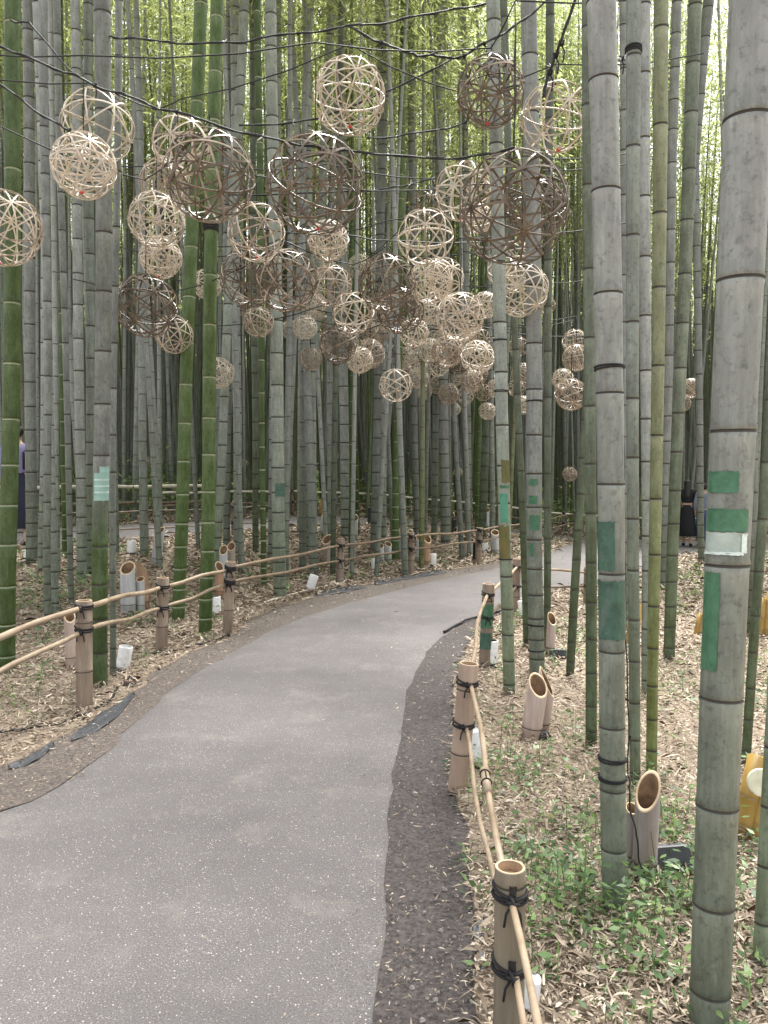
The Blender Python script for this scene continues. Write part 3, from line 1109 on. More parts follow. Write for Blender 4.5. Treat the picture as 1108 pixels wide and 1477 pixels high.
def herbs():
    """low green seedlings: rosettes of pointed oval leaves"""
    n = 5200
    y = 1.4 + (18 - 1.4) * rng.uniform(0, 1, n) ** 1.05
    x = rng.uniform(-1, 1, n) * (.55 * y + .5)
    P = np.c_[x, y]
    no = inside(P, SOILR) | inside(P, SOILL) | on_path(P)
    clump = np.sin(x * 2.1 + 1.2) * np.sin(y * 1.5 + .4) + .6 * np.sin(x * 5.3) * np.sin(y * 4.1 + 1)
    want = np.where(x > 0, .27 + .45 * clump, .10 + .3 * clump)
    near_path = np.minimum(polydist(P, SOILR[::2]), polydist(P, SOILL[::2])) < .12
    keep = ~no & (rng.uniform(size=n) < want) & ~near_path
    x, y = x[keep], y[keep]
    # dense tufts at the feet of the near stems on the right
    for u, v, s, c in [(890, 1310, .28, 90), (1000, 1300, .3, 40), (860, 1240, .22, 34), (770, 1270, .12, 14), (810, 1330, .2, 26), (930, 1420, .35, 46), (1075, 1240, .3, 36),
                       (840, 1090, .25, 26), (760, 1130, .2, 20), (880, 1180, .2, 18), (730, 1130, .1, 8), (1040, 980, .5, 40), (960, 1010, .4, 30), (700, 1110, .1, 8),
                       (40, 930, .25, 12), (200, 900, .3, 16), (60, 870, .4, 40), (100, 800, .5, 40), (90, 850, .4, 40), (20, 1010, .2, 6), (150, 800, .5, 20)]:
        g = ground(u, v)
        x = np.r_[x, g.x + rng.normal(0, s, c)]
        y = np.r_[y, g.y + rng.normal(0, s, c)]
    P = np.c_[x, y]
    k = ~(inside(P, SOILR) | inside(P, SOILL) | on_path(P))
    x, y = x[k], y[k]
    n = len(x)
    nl = 9
    hgt = rng.gamma(4, .02, n).clip(.02, .2)
    X = np.repeat(np.c_[x, y, th(x, y) + hgt * .6], nl, 0)
    az = rng.uniform(0, 6.28, n * nl)
    up = rng.normal(.22, .3, n * nl)
    D = np.c_[np.cos(az), np.sin(az), up]
    X[:, :2] += D[:, :2] * rng.uniform(0, .06, (n * nl, 1))
    X[:, 2] += np.repeat(hgt, nl) * rng.uniform(-.6, .8, n * nl)
    L = rng.uniform(.02, .052, n * nl) * np.clip(X[:, 1] / 5, 1, 2)
    Q = leaf_quads(X, D, L, L * rng.uniform(.3, .52, n * nl), rng.normal(0, .3, n * nl))
    # stems
    St = []
    G = np.c_[x, y, th(x, y)]
    Tp = G + np.c_[rng.normal(0, .02, (n, 2)), hgt * 1.2]
    s_ = np.array([.0015, 0, 0])
    St = np.stack([G - s_, G + s_, Tp + s_, Tp - s_], 1)
    me = quads('ground_plants', np.concatenate([Q, St]), M['herb'])
    tag(link('ground_plants', me), 'low green seedlings and creeping leaves growing through the dry litter', 'ground cover', kind='stuff')


herbs()


def undergrowth():
    n = 620
    y = 15 + (62 - 15) * rng.uniform(0, 1, n)
    x = rng.uniform(-1, 1, n) * (.55 * y + 2)
    k = far_spot(np.c_[x, y], .8) & ((y > 21) | (x < -5))
    x, y = x[k], y[k]
    n = len(x)
    nl = 170
    hh = rng.uniform(.5, 1.6, n)
    C = np.repeat(np.c_[x, y, th(x, y)], nl, 0)
    hr = np.repeat(hh, nl)
    C += rng.normal(0, 1, (n * nl, 3)) * np.c_[hr * .5, hr * .5, hr * .3] + np.c_[np.zeros(n * nl), np.zeros(n * nl), hr * .5]
    D = rng.normal(0, 1, (n * nl, 3))
    Q = leaf_quads(C, D, rng.uniform(.1, .22, n * nl), rng.uniform(.03, .07, n * nl), rng.normal(0, .6, n * nl))
    me = quads('undergrowth', Q, M['undergrowth'])
    tag(link('undergrowth', me), 'dim green undergrowth between the far bamboo stems', 'undergrowth', kind='stuff')


undergrowth()


def gravel():
    mb = MB()
    spots = []
    for _ in range(150):
        t = random.random()
        v = 930 + 547 * random.random() ** .7
        u = random.uniform(560, 690)
        spots.append((u, v))
    for _ in range(60):
        spots.append((random.uniform(0, 330), random.uniform(940, 1160)))
    for u, v in spots:
        g = ground(u, v)
        pt = np.array([[g.x, g.y]])
        if inside(pt, ASPH)[0]:
            continue
        s = random.choice([.003, .0035, .004, .005, .006, .010])
        V, F = [], []
        for j, zz in enumerate((-.6, .3, .8)):
            for i in range(6):
                q = i * math.pi / 3 + j * .3
                rr = s * (1, .95, .45)[j] * random.uniform(.8, 1.2)
                V.append((g.x + rr * math.cos(q), g.y + rr * math.sin(q), g.z + .008 + s * zz))
        for j in range(2):
            for i in range(6):
                F.append((j * 6 + i, j * 6 + (i + 1) % 6, j * 6 + 6 + (i + 1) % 6, j * 6 + 6 + i))
        F.append(tuple(12 + i for i in range(6)))
        mb.add(V, F)
    o = mb.build('gravel', M['stone'], smooth=False)
    tag(o, 'small loose stones on the dark soil strip beside the asphalt', 'gravel', kind='stuff')


gravel()


# ------------------------------------------------------------------ fences
def hollow_post(mb_parent, base, top, r, mat, label=None, knots=(.35, .8), open_top=True):
    """a length of cut bamboo with an open end; returns the post object"""
    org = mb_parent.location
    base, top = Vector(base) - org, Vector(top) - org
    ax = (top - base)
    h = ax.length
    t = ax.normalized()
    a = t.orthogonal().normalized()
    b = t.cross(a)
    rings = [(-.08, 1.02, 0)]
    for k in knots:
        z = k * h
        rings += [(z - .012, 1.0, 0), (z - .004, 1.05, 1), (z + .002, 1.0, 0), (z + .006, 1.06, 0), (z + .016, 1.0, 0)]
    rings += [(h - .003, 1.0, 0), (h, .97, 2), (h, .80, 3), (h - .022, .78, 3), (h - .024, .02, 3)]
    n = 20
    V, F, mi = [], [], []
    for z, k, _ in rings:
        for i in range(n):
            q = 2 * math.pi * i / n
            V.append(base + t * z + (a * math.cos(q) + b * math.sin(q)) * r * k)
    for j in range(len(rings) - 1):
        for i in range(n):
            F.append((j * n + i, j * n + (i + 1) % n, (j + 1) * n + (i + 1) % n, (j + 1) * n + i))
            mi.append(rings[j][2])
    o = MB().add(V, F, mi).build('post', [mat, M['node_dark'], M['cut'], M['hollow']], mb_parent)
    return o


def binding(post, org, c, r, rr=.004, tail=True):
    mb = MB()
    c = Vector(c) - org
    for dz, tilt in ((0, .10), (rr * 1.9, -.06), (rr * 4.2, .22)):
        mb.loop(c + Vector((0, 0, dz)), (tilt, -tilt * .6, 1), r * 1.06 + rr * .5, rr, 22)
    f = c + Vector((0, -r * 1.05, 0))
    mb.loop(f + Vector((0, -.004, 0)), (1, .2, .3), rr * 4.5, rr, 12)
    mb.loop(f + Vector((0, -.006, .004)), (.2, .4, 1), rr * 3.2, rr, 10)
    if tail:
        for sx in (-1, 1):
            mb.tube([f, f + Vector((sx * rr * 4, -rr * 2, -rr * 5)), f + Vector((sx * rr * 5, -rr, -rr * 13))], rr * .8, 5)
    return mb.build('binding', M['rope'], post)


def wobbly(a, b, n=9, amp=.006, sag=.0):
    a, b = Vector(a), Vector(b)
    p1, p2 = random.uniform(0, 6), random.uniform(0, 6)
    out = []
    for i in range(n):
        t = i / (n - 1)
        e = math.sin(math.pi * t)
        p = a.lerp(b, t)
        out.append(p + Vector((amp * e * math.sin(5 * t + p1), amp * e * math.sin(4 * t + p2), amp * e * math.sin(7 * t + p1) - sag * e)))
    return out


def rail(fence, pts, r0, r1, mat, amp=.008):
    org = fence.location
    P = []
    for a, b in zip(pts[:-1], pts[1:]):
        w_ = wobbly(a, b, 8, amp)
        P += w_ if not P else w_[1:]
    P = [p - org for p in P]
    mb = MB()
    n = len(P)
    rad = [r0 + (r1 - r0) * i / (n - 1) for i in range(n)]
    for i in range(0, n, 4):
        rad[i] *= 1.12
    mb.tube(P, rad, 10)
    return mb.build('rail', mat, fence)


def fence(name, label, posts, rails, group=None, mat=None):
    """posts: (u base, v base, u top, v top, width px); rails: lists of (u, v) per post plus radius and material"""
    B = [ground(p[0], p[1]) for p in posts]
    f = thing(name, B[len(B) // 2], label, 'fence', group)
    for (ub, vb, ut, vt, wpx), b in zip(posts, B):
        if wpx == 0:
            continue
        t = at(ut, vt, b.y)
        r = wpx * depth(b) / 2216
        po = hollow_post(f, b, t, r, mat or M['old_bamboo'])
        for rl in rails:
            i = posts.index((ub, vb, ut, vt, wpx))
            if rl[0][i] is not None:
                u, v = rl[0][i]
                c = at(u, v, b.y)
                h = (c.z - b.z) / max(.01, t.z - b.z)
                cc = b.lerp(t, h)
                binding(po, f.location, cc, r, .0035 + .0003 * b.y)
    for px, r0, r1, m, amp in rails:
        pts = []
        for q, b in zip(px, B):
            if q:
                p = at(q[0], q[1], b.y)
                pts.append(p)
        rail(f, pts, r0, r1, m, amp)
    return f, B


fl, _ = fence('bamboo_fence', 'low bamboo fence with two tan rails along the left verge',
              [(-175, 1170, -172, 940, 0), (122, 1022, 121, 866, 23), (233, 941, 235, 833, 17), (328, 917, 333, 810, 14), (490, 842, 492, 777, 11), (593, 829, 593, 768, 9.5), (690, 812, 692, 761, 10), (765, 792, 766, 748, 8), (830, 776, 831, 735, 7)],
              [([(-175, 980), (122, 876), (233, 847), (330, 822)] + [None] * 5, .0185, .0165, M['rail'], .016),
               ([(-175, 1060), (122, 909), (233, 877), (330, 842)] + [None] * 5, .0155, .014, M['rail'], .016),
               ([None] * 3 + [(330, 820), (490, 787), (593, 774), (690, 765), (765, 753), (830, 741)], .017, .015, M['rail_mid'], .016),
               ([None] * 3 + [(330, 840), (490, 809), (593, 792), (690, 781), (765, 767), (830, 754)], .016, .0145, M['rail_mid'], .016)])
# right fence: the near post stands just below the frame's foot
fr = thing('bamboo_fence', (0.34, 1.9, 0), 'low bamboo fence with thin split rails along the right edge of the path', 'fence')
RP = []
for ub, vb, ut, vt, wpx in [(733, 1565, 736, 1250, 44), (660, 1140, 677, 957, 28), (699, 962, 705, 842, 17), (743, 884, 746, 806, 12), (846, 874, 848, 818, 10)]:
    b = ground(ub, vb)
    t = at(ut, vt, b.y)
    RP.append((b, t, wpx * depth(b) / 2216))
posts = []
for i, (b, t, r) in enumerate(RP):
    mk = mottled('pinkish_post_bamboo', (0.26, 0.18, 0.13), (0.42, 0.31, 0.23), 12, (1, 1, .15), .6) if i == 1 else mottled('olive_brown_post_bamboo', (0.115, 0.098, 0.068), (0.25, 0.205, 0.145), 14, (1, 1, .12), .6, .2) if i == 0 else M['old_bamboo']
    posts.append(hollow_post(fr, b, t, r, mk, knots=(.28, .93) if i == 0 else (.3, .8)))
att = []
for (u1, v1, u2, v2), (b, t, r), po in zip([(735, 1291, 741, 1396), (677, 986, 668, 1046), (705, 858, 704, 891), (746, 818, 745, 846), (848, 826, 847, 846)], RP, posts):
    a1 = at(u1, v1, b.y)
    a2 = at(u2, v2, b.y)
    att.append((a1, a2))
    for a_ in (a1, a2):
        k = (a_.z - b.z) / (t.z - b.z)
        binding(po, fr.location, b.lerp(t, k), r, .0042)
n0 = Vector((0.26, 0.75, 0.50))
n0b = Vector((0.24, 0.75, 0.30))
up_pts = [n0, att[0][0] + Vector((0, -.03, 0))]
rail(fr, up_pts + [], .0075, .0085, M['rail'], .004)
rail(fr, [n0b, att[0][1] + Vector((0, -.03, 0))], .0075, .008, M['rail'], .004)
rail(fr, [att[0][0] + Vector((0, .04, .0)), att[1][0] + Vector((.004, -.045, 0))], .0095, .010, M['rail'], .010)
rail(fr, [att[0][1] + Vector((-.01, .04, .03)), att[1][1] + Vector((.012, -.045, 0))], .0075, .0085, M['rail'], .014)
rail(fr, [att[1][0] + Vector((0, .05, .02)), att[2][0] + Vector((-.02, -.05, 0))], .011, .013, M['rail'], .03)
rail(fr, [att[2][0], att[3][0], att[4][0]], .015, .014, M['rail'], .008)
rail(fr, [att[2][1], att[3][1], att[4][1]], .014, .013, M['rail_dark'], .008)
# short sleeve where two near rails are joined
sp = att[0][0].lerp(att[1][0], .32)
sq = att[0][0].lerp(att[1][0], .42)
MB().tube([p - fr.location + Vector((-.006, 0, .004)) for p in (sp, sq)], .0145, 12).build('rail_sleeve', M['rail'], fr)
mbj = MB()
for k in (.36, .40):
    c = att[0][0].lerp(att[1][0], k) - fr.location
    mbj.loop(c + Vector((-.006, 0, .004)), att[1][0] - att[0][0], .0165, .0025, 16)
mbj.tube([att[0][0].lerp(att[1][0], k) - fr.location + Vector((-.006, -.003, .021)) for k in (.36, .40)], .0025, 5)
mbj.build('binding', M['rope'], fr)
# black patches standing in for the shade inside the near post's rail slots
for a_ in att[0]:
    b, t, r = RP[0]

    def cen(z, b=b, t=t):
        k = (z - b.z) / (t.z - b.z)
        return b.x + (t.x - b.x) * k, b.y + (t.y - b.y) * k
    o = patch(cen, lambda z, r=r: r, a_.z - .004, a_.z + .042, -.22, .24, M['black'], posts[0], 'slot_shade', .004, .0012, fr.location)
# tape on the third right post
b, t, r = RP[2]


def cen3(z):
    k = (z - b.z) / (t.z - b.z)
    return b.x + (t.x - b.x) * k, b.y + (t.y - b.y) * k


for v0, v1, m_ in ((871, 889, 'tape'), (890, 905, 'tape'), (912, 935, 'tape_dark')):
    patch(cen3, lambda z: r, at(703, v1, b.y).z, at(703, v0, b.y).z, -.98, .98, M[m_], posts[2], 'green_tape', .003, .0016, fr.location)


def world_fence(label, pts, h, hs, mats, pr=.04, rr=.02, every=1, group=None):
    P = [Vector((x, y, float(th(x, y)))) for x, y in pts]
    f = thing('bamboo_fence', P[len(P) // 2], label, 'fence', group)
    for p in P:
        lean = Vector((random.uniform(-.03, .03), random.uniform(-.03, .03), 0))
        po = hollow_post(f, p, p + Vector((0, 0, h)) + lean, pr, M['rail_dark'])
        for k in hs:
            binding(po, f.location, p + Vector((0, 0, k)) + lean * (k / h), pr, .008, False)
    for k, m_ in zip(hs, mats):
        rail(f, [P[0] + (P[0] - P[1]) * .5 + Vector((0, 0, k))] + [p + Vector((0, -pr * .3, k)) for p in P] + [P[-1] + (P[-1] - P[-2]) * .5 + Vector((0, 0, k))], rr, rr, m_, .012)
    return f


off = 1.45
bk = smooth_line(bp_c, 400)
tg = np.gradient(bk, axis=0)
nn_ = np.c_[-tg[:, 1], tg[:, 0]] / np.hypot(*tg.T)[:, None]
line_back = bk - nn_ * off
line_front = bk + nn_ * off
if np.mean(line_back[200:, 1]) < np.mean(line_front[200:, 1]):
    line_back, line_front = line_front, line_back


def take(line, x0, x1, step):
    L = line[(line[:, 0] >= x0) & (line[:, 0] <= x1)]
    d = np.r_[0, np.cumsum(np.hypot(*np.diff(L, axis=0).T))]
    n = max(2, int(d[-1] / step) + 1)
    t = np.linspace(0, d[-1], n)
    return [(float(a), float(c)) for a, c in zip(np.interp(t, d, L[:, 0]), np.interp(t, d, L[:, 1]))]


world_fence('far fence with a pale top rail and a dark lower rail behind the return path', take(line_back, -3.9, 12.5, 2.4), .66, (.6, .33), (M['rail_pale'], M['rail_dark']), .04, .024)
world_fence('fence with a thick pale tan top rail behind the bright green bamboo pair', take(line_back, -14, -4.2, 1.9), .80, (.74, .40), (M['rail_pale'], M['rail_dark']), .045, .034)
world_fence('short post fence with thin dark rails before the return path', take(line_front, -13, -2.6, 2.0), .60, (.52, .24), (M['rail_dark'], M['rail_dark']), .05, .012)


# ------------------------------------------------------------------ slant-cut bamboo stumps
def slant_tube(parent, org, base, axis, r, h, cut, face, mats, name='tube', knots=(.25,)):
    """hollow bamboo length: 'cut' is how far the slanted mouth drops, on the side 'face' (angle)"""
    base = Vector(base) - org
    t = Vector(axis).normalized()
    a = (Vector((1, 0, 0)) - t * t.x).normalized()
    b = t.cross(a)
    n = 28
    V, F, mi = [], [], []
    fr_ = [(-.06, None)]
    for k in knots:
        z = k * (h - cut)
        fr_ += [(z - .01, 1.0), (z - .003, 1.04), (z + .002, 1.0), (z + .006, 1.05), (z + .014, 1.0)]
    rows = []
    for z, k in fr_:
        rows.append([(z, r * (k or 1.02)) for i in range(n)])

    def topz(i, rr):
        q = 2 * math.pi * i / n
        return h - cut * .5 - cut * .5 * math.cos(q - face) * rr / r
    rows.append([(topz(i, r), r) for i in range(n)])
    rows.append([(topz(i, r * .82) + .001, r * .82) for i in range(n)])
    rows.append([(topz(i, r * .82) - .02, r * .80) for i in range(n)])
    zb = max(.02, h - cut - .10)
    rows.append([(zb, r * .79) for i in range(n)])
    rows.append([(zb, r * .02) for i in range(n)])
    for row in rows:
        for i, (z, rr) in enumerate(row):
            q = 2 * math.pi * i / n
            V.append(base + t * z + (a * math.cos(q) + b * math.sin(q)) * rr)
    for j in range(len(rows) - 1):
        m_ = 0
        if j >= len(rows) - 4:
            m_ = 2
        if j == len(rows) - 5:
            m_ = 1
        if 0 < j < len(fr_) and (j - 1) % 5 == 1:
            m_ = 3
        for i in range(n):
            F.append((j * n + i, j * n + (i + 1) % n, (j + 1) * n + (i + 1) % n, (j + 1) * n + i))
            mi.append(m_)
    return MB().add(V, F, mi).build(name, mats, parent)


def stump(u, v, wpx, hpx, cutpx, face, tone, label, lean=0.0, twin=None):
    b = ground(u, v)
    d = depth(b)
    k = d / 1108
    o = thing('bamboo_stump', b, label, 'bamboo stump', 'slant cut bamboo stumps')
    mats = [M[tone], M['cut'], M['hollow'], M['node_dark']]
    slant_tube(o, o.location, b, (lean, 0, 1), wpx * k / 2, hpx * k, cutpx * k, face, mats)
    if twin:
        du, dv, w2, h2, c2, f2, t2, l2_ = twin
        b2_ = ground(u + du, v + dv)
        slant_tube(o, o.location, b2_, (l2_, 0, 1), w2 * k / 2, h2 * k, c2 * k, f2, [M[t2]] + mats[1:])
    return o


FC = -math.pi / 2            # mouth towards the camera
M['drift_bamboo'] = mottled('greyed_cut_bamboo', (0.155, 0.13, 0.115), (0.31, 0.275, 0.25), 16, (1, 1, .12), .7, .25, c3=(0.24, 0.16, 0.11))
M['pink_bamboo'] = mottled('pinkish_bamboo', (0.30, 0.215, 0.17), (0.47, 0.37, 0.31), 14, (1, 1, .15), .6)
M['brown_bamboo'] = mottled('brown_cut_bamboo', (0.22, 0.12, 0.06), (0.38, 0.235, 0.14), 14, (1, 1, .15), .6)
stump(929, 1268, 34, 155, 52, FC - .7, 'drift_bamboo', 'large grey slant cut bamboo stump with a wide oval mouth beside the scuffed taped stem', .03, (-19, -14, 17, 98, 12, FC, 'drift_bamboo', 0))
stump(765, 1064, 29, 92, 30, FC + .3, 'pink_bamboo', 'pinkish slant cut stump pair leaning right beside a small black floodlight', .14, (12, -10, 28, 95, 42, FC + 1.2, 'pink_bamboo', .16))
stump(793, 945, 13, 62, 18, FC + .3, 'pink_bamboo', 'slim slant cut stump tucked behind the stem with small tape squares', .05)
stump(185, 886, 21, 76, 18, FC, 'grey_bamboo', 'pale grey cut stump with a darker brown twin behind the second left post', 0, (22, -8, 17, 72, 30, FC + 2.6, 'brown_bamboo', -.02))
stump(203, 884, 12, 52, 6, FC, 'grey_bamboo', 'short narrow grey stump just right of the pale grey stump behind the left rail')
stump(225, 815, 14, 56, 14, FC - .6, 'grey_bamboo', 'grey slant cut stump in front of the return path, left of the green pair', .12)
stump(102, 965, 15, 84, 16, FC + .5, 'pink_bamboo', 'pinkish stump half hidden by the first left fence post', 0)
stump(316, 862, 12, 52, 14, FC + .6, 'brown_bamboo', 'brown stump beside the white lantern near the third left post', .02)
stump(322, 842, 12, 56, 14, FC, 'grey_bamboo', 'grey stump right behind the third left post', .02)
stump(334, 828, 12, 46, 12, FC, 'old_bamboo', 'weathered stump with a dark mouth just right of the third left post')
stump(414, 830, 14, 44, 18, FC - .5, 'old_bamboo', 'dark mouthed weathered stump right of the thick faintly taped bamboo', -.1)
stump(472, 817, 14, 46, 14, FC - .4, 'old_bamboo', 'brown weathered stump left of the fourth left post')
stump(464, 772, 8, 34, 10, FC, 'grey_bamboo', 'small grey stump far behind the upper rail left of the fourth post', .15)
stump(511, 778, 9, 36, 10, FC, 'grey_bamboo', 'small grey stump at the foot of the very thin bright green bamboo', .05)
stump(549, 814, 10, 30, 7, FC - .3, 'grey_bamboo', 'left grey stump of the low pair right of the middle white lantern', 0)
stump(560, 813, 10, 32, 7, FC + .3, 'grey_bamboo', 'right grey stump of the low pair right of the middle white lantern', 0)
stump(580, 806, 9, 46, 9, FC, 'grey_bamboo', 'tall grey stump left of the fifth left post', 0)
stump(604, 812, 9, 42, 10, FC, 'grey_bamboo', 'grey stump touching the right of the fifth left post', .02)
stump(613, 818, 12, 48, 13, FC + .4, 'brown_bamboo', 'stump with orange brown cut top right of the fifth left post', .08)
stump(671, 804, 9, 30, 7, FC, 'old_bamboo', 'weathered stump left of the sixth left post', 0)
stump(680, 802, 8, 26, 6, FC, 'grey_bamboo', 'small grey stump between a weathered stump and the sixth left post', 0)
stump(702, 765, 9, 34, 8, FC, 'grey_bamboo', 'grey stump standing behind the rail right of the sixth left post', 0)
stump(714, 800, 12, 36, 8, FC, 'grey_bamboo', 'short grey stump near the sixth left post beside the last white lantern', 0)
# low rotten stump by the verge
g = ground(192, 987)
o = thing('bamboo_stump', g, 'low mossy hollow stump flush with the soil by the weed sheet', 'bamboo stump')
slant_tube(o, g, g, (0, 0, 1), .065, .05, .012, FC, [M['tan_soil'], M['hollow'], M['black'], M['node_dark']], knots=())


# ------------------------------------------------------------------ lanterns, floodlights, bollards
def lantern(u, v, wpx, hpx, label, tilt=(0, 0)):
    b = ground(u, v)
    k = depth(b) / 1108
    r, h = wpx * k / 2 * 1.08, hpx * k * 1.08
    o = thing('path_lantern', b, label, 'lantern', 'white path lanterns')
    ax = Vector((tilt[0], tilt[1], 1)).normalized()
    z0 = .03
    mb = MB()
    pts = [(z0, .96), (z0 + .008, 1), (h * .5, 1), (h - .008, 1), (h, .96), (h, .86), (h - .012, .84), (h - .012, .05)]
    mb.tube([ax * z for z, _ in pts], [r * q for _, q in pts], 24)
    mb.build('shade', M['white'], o)
    MB().tube([Vector((0, 0, -.02)), Vector((0, 0, .012)), ax * .028, ax * .034], [r * 1.25, r * 1.25, r * 1.1, r * .9], 18).build('base', M['black'], o)
    return o


for u, v, w_, h, lb, tl in [
    (176, 968, 18, 34, 'leaning white lantern right of the teal taped bamboo on the left verge', (.18, 0)),
    (311, 888, 14, 26, 'upright white lantern at the foot of the green bamboo pair', (0, 0)),
    (446, 853, 12, 23, 'tilted white lantern by the pale strip left of the fourth left post', (.32, 0)),
    (541, 824, 11, 17, 'white lantern between the fourth and fifth left posts', (.05, 0)),
    (624, 817, 10, 17, 'white lantern at the end of the edging right of the fifth left post', (.02, 0)),
    (700, 798, 8, 14, 'small white lantern right of the sixth left post', (0, 0)),
    (709, 961, 18, 35, 'white lantern beside the green taped right fence post', (0, 0)),
    (690, 1105, 20, 50, 'tall tilted white lantern behind the rails of the second right post', (-.12, 0)),
    (754, 891, 9, 23, 'slim white lantern between two thin stems at the bend', (-.12, 0)),
    (826, 858, 7, 19, 'thin white lantern at the far edge of the bend by a short post', (0, 0)),
    (905, 839, 8, 18, 'white lantern peeking out right of the scuffed taped bamboo', (0, 0)),
    (190, 800, 12, 19, 'white lantern by the return path left of the green pair', (0, 0)),
    (39, 812, 8, 18, 'white lantern by the feet of the person at the left edge', (0, 0)),
    (54, 800, 6, 16, 'small white lantern behind grey stems near the left edge', (0, 0)),
    (761, 1466, 26, 54, 'white lantern partly hidden behind the nearest fence post', (.1, 0)),
]:
    lantern(u, v, w_, h, lb, tl)


def floodlight(u, v, wpx, label, rot=.2, pole=False):
    b = ground(u, v)
    k = depth(b) / 1108
    s = wpx * k
    o = thing('floodlight', b, label, 'floodlight', 'black ground floodlights')
    mb = MB().box((0, 0, s * .34), (s, s * .34, s * .56), rot, .006, 0, -.5)
    mb.build('housing', M['black'], o, False)
    MB().box((0, s * .07, s * .43), (s * .82, s * .3, s * .4), rot, .004, 0, -.5).build('glass', plain('lamp_glass', (.05, .055, .06), .1), o, False)
    MB().box((0, 0, .012), (s * 1.15, s * .5, .024), rot, .004).build('foot_plate', M['black'], o, False)
    return o


floodlight(966, 1258, 60, 'black floodlight on the ground right of the large grey stump', .15)
floodlight(785, 1066, 17, 'small black floodlight behind the pinkish stump pair', .2)
floodlight(805, 952, 24, 'black floodlight near the foot of the slim right leaning bamboo', -.1)
floodlight(1066, 945, 18, 'black floodlight right of the thickest stem by the yellow lanterns', .1)
floodlight(884, 1008, 12, 'small black floodlight behind the scuffed taped bamboo', .1)


def bollard(u, v, wpx, hpx, label):
    b = ground(u, v)
    k = depth(b) / 1108
    o = thing('bollard_light', b, label, 'bollard', 'slim black bollard lights')
    MB().box((0, 0, hpx * k * .5 - .02), (wpx * k, wpx * k, hpx * k + .04), .3, .006).build('body', M['black'], o, False)
    MB().box((0, 0, hpx * k + .012), (wpx * k * 1.15, wpx * k * 1.15, .02), .3, .005).build('cap', M['black'], o, False)


bollard(586, 823, 5, 25, 'slim black bollard light touching the left of the fifth left post')
bollard(685, 811, 5, 27, 'slim black bollard light touching the left of the sixth left post')
bollard(533, 757, 5, 24, 'slim black bollard light far behind near the return path')
bollard(655, 768, 6, 18, 'black bollard light with a pale top far behind the sixth post')


def yellow_lantern(u, v, wpx, hpx, label, disc=None, lean=.2):
    b = ground(u, v)
    k = depth(b) / 1108
    o = thing('bamboo_lantern', b, label, 'lantern', 'yellow bamboo lanterns')
    r, h = wpx * k / 2, hpx * k
    for i, (dx, kk) in enumerate(((-.5, .86), (.28, 1.0))):
        slant_tube(o, o.location, b + Vector((dx * r, (-.1 if i else .3) * r, 0)), (lean, 0, 1), r * .62, h * kk, h * .16, FC + 2.4,
                   [M['yellow'], M['cream'], M['yellow'], M['rail']], 'tube', (.2, .6))
    if disc:
        du, dv, dr = disc
        p = at(u + du, v + dv, b.y - r * .9) - b
        q = Vector((-.25, -1, .15)).normalized()
        mb = MB().tube([p + q * .0, p + q * .02, p + q * .022, p + q * .016], [dr * k, dr * k, dr * k * .9, dr * k * .86], 28)
        mb.build('round_opening', M['cream'], o, False)
    return o


yellow_lantern(1086, 1210, 50, 146, 'yellow bamboo lantern with a cream round opening at the right edge', (12, -82, 19), .2)
yellow_lantern(912, 934, 17, 66, 'yellow bamboo lantern behind the scuffed taped and smooth stems', None, .1)
yellow_lantern(1008, 918, 13, 40, 'yellow bamboo lantern showing left of the thickest stem', None, .2)
yellow_lantern(1068, 918, 12, 36, 'yellow bamboo lantern showing just right of the thickest stem', (0, -20, 5), .1)
yellow_lantern(1102, 918, 20, 66, 'tall yellow bamboo lantern cut by the right edge farther back', None, .1)
yellow_lantern(466, 745, 9, 30, 'small yellow bamboo lantern far behind under the pale rail', None, 0)
yellow_lantern(478, 745, 6, 26, 'smallest yellow bamboo lantern right of another under the far pale rail', None, 0)


